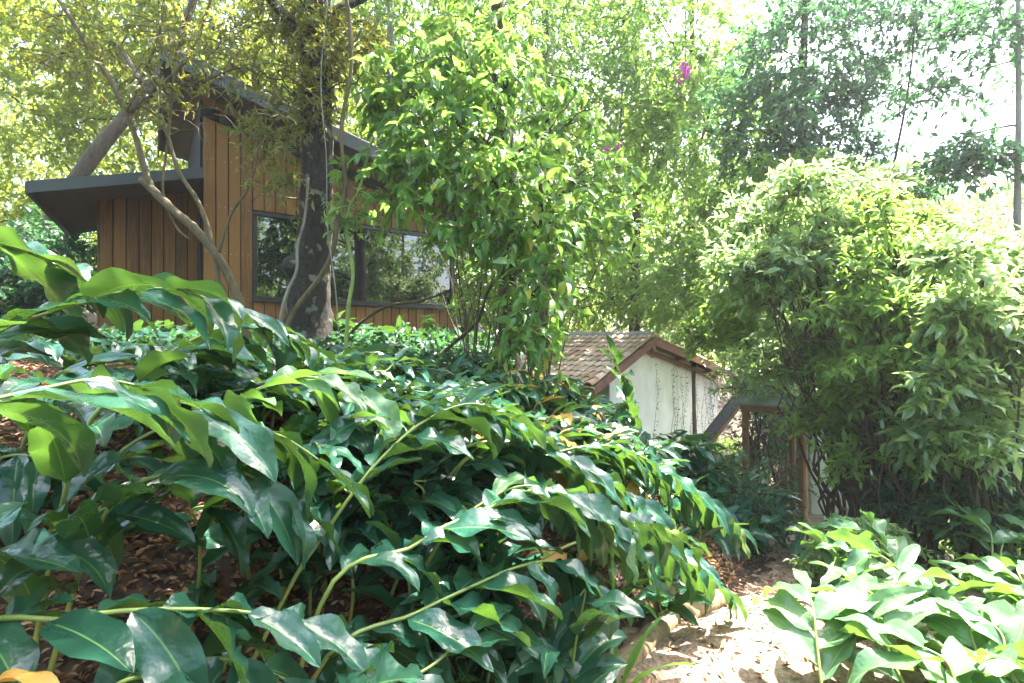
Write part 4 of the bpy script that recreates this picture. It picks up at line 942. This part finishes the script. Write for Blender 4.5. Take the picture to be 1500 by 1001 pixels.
def edging():
    rng = np.random.default_rng(6)
    def lg(label, a, b, r):
        a = np.array((*a, float(height(*a))+r*.55)); b = np.array((*b, float(height(*b))+r*.55)); n = 14; P = a+(b-a)*np.linspace(0, 1, n)[:, None]+rng.normal(0, .004, (n, 3))
        mb = MB(); mb.tube(P, r*(1+rng.normal(0, .03, n)), 14, .025, rng); o = mb.build('edging_log', M['log'], None, True); tag(o, label, 'log', 'path edging')
    lg('weathered edging log along the left of the path', (.40, 2.33), (.93, 2.98), .058)
    lg('second short edging log further up the path', (1.02, 3.03), (1.40, 3.40), .06)
    def rock(name, label, px, d, s_, seed):
        r = np.random.default_rng(seed); c = G(px, d, .06); mb = MB(); v = []; n, k = 12, 7
        for i in range(k):
            th = math.pi*(i+.5)/k
            for j in range(n):
                ph = 2*math.pi*j/n; q = 1+.18*math.sin(3*ph+seed)*math.sin(2*th)+r.normal(0, .05); v.append(c+np.array((s_*1.2*math.sin(th)*math.cos(ph), s_*math.sin(th)*math.sin(ph), s_*.6*math.cos(th)))*q)
        f = [(i*n+j, (i+1)*n+j, (i+1)*n+(j+1) % n, i*n+(j+1) % n) for i in range(k-1) for j in range(n)]+[tuple(range(n)), tuple(range((k-1)*n, k*n))[::-1]]
        mb.add(v, f); tag(mb.build(name, M['stone'], None, True), label, 'stone')
    rock('path_stone', 'rough brown stone at the foot of the shaded bank by the path', 1062, 3.35, .09, 1)
    rock('path_stone', 'flat pale stone sunk in the path beyond the logs', 1150, 3.0, .10, 2)
edging()
def litter():
    rng = np.random.default_rng(12); n = 90000
    x = rng.uniform(-4.2, 2.8, n); y = rng.uniform(.25, 5.0, n); s_ = path_x(y)-x
    keep = (s_ > .85) | (rng.random(n) < .10); x, y = x[keep], y[keep]; n = len(x)
    P = np.stack((x, y, height(x, y)+rng.uniform(.003, .03, n)), 1); a = rng.uniform(0, 6.28, n)
    D = np.stack((np.cos(a), np.sin(a), rng.normal(0, .25, n)), 1); Nn = UP+rng.normal(0, .4, (n, 3)); L = rng.uniform(.015, .055, n)
    o = link('leaf_litter', leaves_mesh('leaf_litter', P, D, Nn, L, L*rng.uniform(.3, .5, n), LEAF8C), M['litter']); tag(o, 'dry brown leaf litter scattered over the bank and path', 'leaf litter', None, 'stuff')
    # low weeds
    n = 7200; x = rng.uniform(-9, 9, n); y = rng.uniform(2.0, 15, n); s_ = path_x(y)-x
    keep = (np.abs(s_) > .75) & ((x < -5.5) | (y > 5.2) | (s_ < -.9)) & ~((x > -6.5) & (x < 1.0) & (y < 12)); x, y = x[keep], y[keep]; n = len(x)
    C0 = np.stack((x, y, height(x, y)), 1); o_ = rng.normal(0, .5, (n, 3))+UP*1.2
    P, D, Nn, L = spray(rng, C0, o_, 9, rng.uniform(.12, .5, n), .10, .2)
    o = link('ground_cover', leaves_mesh('ground_cover', P, D, Nn, L, L*.42, LEAF2), M['mid']); tag(o, 'low green weeds covering the ground under the trees', 'ground cover', None, 'stuff')
    n = 2600; x = rng.uniform(-4.5, 1.6, n); y = rng.uniform(4.2, 9.5, n); k = (x-WP[0])*WN[0]+(y-WP[1])*WN[1] > .12; x, y = x[k], y[k]; n = len(x)
    P, D, Nn, L = spray(rng, np.stack((x, y, height(x, y)), 1), rng.normal(0, .6, (n, 3))+UP*1.0, 9, rng.uniform(.08, .26, n), .10, .2)
    o = link('ground_ivy', leaves_mesh('ground_ivy', P, D, Nn, L, L*.5, LEAF8), M['dark']); tag(o, 'low dark leafy cover on the bank below the cabin wall', 'ground cover', None, 'stuff')
    # wood beyond
    n = 9500; x = rng.uniform(-42, 13, n); y = rng.uniform(19, 34, n)+np.abs(x)*.1; z = height(x, y)+rng.uniform(0, 1, n)*np.interp(x, [-42, 3, 13], [15, 14, 7])
    C0 = np.stack((x, y, z), 1); P, D, Nn, L = spray(rng, C0, rng.normal(0, 1, (n, 3)), 10, rng.uniform(.8, 1.8, n), .36, .3)
    o = link('far_wood', leaves_mesh('far_wood', P, D, Nn, L, L*.45, LEAF2), M['far']); tag(o, 'pale green wood rising behind the nearer trees', 'wood', None, 'stuff')
litter()
def pebbles():
    rng = np.random.default_rng(9); mb = MB(); n = 520
    for i in range(n):
        y = rng.uniform(1.2, 5.5); x = path_x(y)+rng.uniform(-.62, .62)/.78; r = rng.uniform(.006, .02) if i > 30 else rng.uniform(.02, .045); c = np.array((x, y, float(height(x, y))+.012))
        v = nrm(np.array([(1,0,0),(.5,.87,0),(-.5,.87,0),(-1,0,0),(-.5,-.87,0),(.5,-.87,0),(.4,.3,.6),(-.4,.3,.6),(0,-.45,.6)], float)+rng.normal(0, .18, (9, 3)))*np.array((1, .85, .6))*r
        mb.add(c+v, [(0,1,6),(1,2,7,6),(2,3,7),(3,4,8,7),(4,5,8),(5,0,6,8),(6,7,8)])
    tag(mb.build('gravel', M['stone'], None, True), 'small grit and pebbles strewn over the dusty path', 'gravel', None, 'stuff')
pebbles()
def wood_around():  # unseen leaf mass added to cut skylight on the foreground
    rng = np.random.default_rng(44); n = 5200; a = np.radians(rng.uniform(100, 292, n)); r = rng.uniform(7.5, 15, n)
    x, y = r*np.sin(a), r*np.cos(a); z = height(x, y)+rng.uniform(0, 1, n)**1.2*12
    k = np.sin(x*.9+1)*np.sin(y*.8)+.6*np.sin(z*1.1+x*.5) > -.35; x, y, z = x[k], y[k], z[k]; n = len(x)
    P, D, Nn, L = spray(rng, np.stack((x, y, z), 1), rng.normal(0, 1, (n, 3)), 10, rng.uniform(.6, 1.4, n), .30, .3)
    o = link('skylight_block_wood', leaves_mesh('skylight_block_wood', P, D, Nn, L, L*.45, LEAF2), M['mid']); tag(o, 'unseen green wood added behind and beside the viewer to block skylight', 'wood', None, 'stuff')
wood_around()
def bougainvillea(label, px, py, d, rx, ry, n, seed):
    rng = np.random.default_rng(seed); c = at(px, py, d); t = thing('bougainvillea', label, 'flowers', c, 'magenta bougainvillea sprays')
    mb = MB(); mb.tube(crom([c+np.array((.2, .5, 1.6)), c+np.array((.1, .2, .6)), c, c+np.array((-.05, -.1, -.35))], 12), np.linspace(.02, .006, 12), 5); mb.build('stem', M['bark'], t, True)
    P = c+rng.normal(0, 1, (n, 3))*np.array((rx, .25, ry))/F*d*.5; Q = np.repeat(P, 5, 0)+rng.normal(0, .05, (n*5, 3))
    link('bracts', leaves_mesh('bracts', Q, rng.normal(0, 1, Q.shape), rng.normal(0, 1, Q.shape), np.full(len(Q), .10), np.full(len(Q), .085), LEAF8), M['flower'], t)
bougainvillea('large magenta bougainvillea spray high in the treetops', 1002, 108, 10.6, 13, 24, 8, 1)
bougainvillea('small magenta bougainvillea spray lower left of the large one', 905, 217, 11, 9, 6, 3, 2)
def dry_leaf(label, px, py, d, D, L, W, seed):
    rng = np.random.default_rng(seed); p = at(px, py, d); b = ginger_blade(p, np.array(D), UP+rng.normal(0, .5, 3), L, W, 1.2, rng)
    o = link('dry_leaf', blades_mesh('dry_leaf', [b], 7, 13), M['ginger_dry']); tag(o, label, 'leaf')
dry_leaf('curled brown dry leaf lying at the bottom left corner', -25, 1000, 1.05, (1, .1, .2), .17, .05, 1)
dry_leaf('curled brown dry leaf caught in the right hand shrub', 1455, 478, 4.0, (.6, .1, -.5), .26, .10, 2)
dry_leaf('withered brown leaf hanging in the right hand shrub', 1475, 470, 4.0, (-.3, .1, -1), .24, .08, 3)

def beside():
    for i, (x, y, lab) in enumerate(((8.5, 2.0, 'tree beside the camera mirrored in the cabin window'), (12, -2, 'second tree beside the camera mirrored in the cabin window'), (10, -7, 'tree behind the camera mirrored in the cabin window'), (5.5, -6, 'near tree behind the camera mirrored in the cabin window'))):
        z = float(height(x, y)); b = np.array((x, y, z))
        tree(lab, [b, b+UP*2, b+UP*4, b+UP*8], .15, [(b+UP*3.2, (2.0, 2.0, 1.8), 210), (b+UP*6, (2.4, 2.4, 1.8), 260)], .2, M['mid'], M['bark'], 90+i, group='trees mirrored in the window', twigs=False)
beside()


# ------------------------------------------------------------------ sunlit haze between the trees
HAZE = .0013
def haze():
    mb = MB(); mb.box((-80, -35, -6), (160, 0, 0), (0, 140, 0), (0, 0, 34)); o = mb.build('haze', None); o.data.materials.clear()
    m = bpy.data.materials.new('haze'); m.use_nodes = True; n = m.node_tree; n.nodes.remove(n.nodes['Principled BSDF'])
    v = N(n, 'ShaderNodeVolumePrincipled'); v.inputs['Color'].default_value = (.93, .96, 1, 1); v.inputs['Density'].default_value = HAZE; v.inputs['Anisotropy'].default_value = .4
    n.links.new(v.outputs[0], n.nodes['Material Output'].inputs['Volume']); o.data.materials.append(m); tag(o, kind='stuff')
haze()
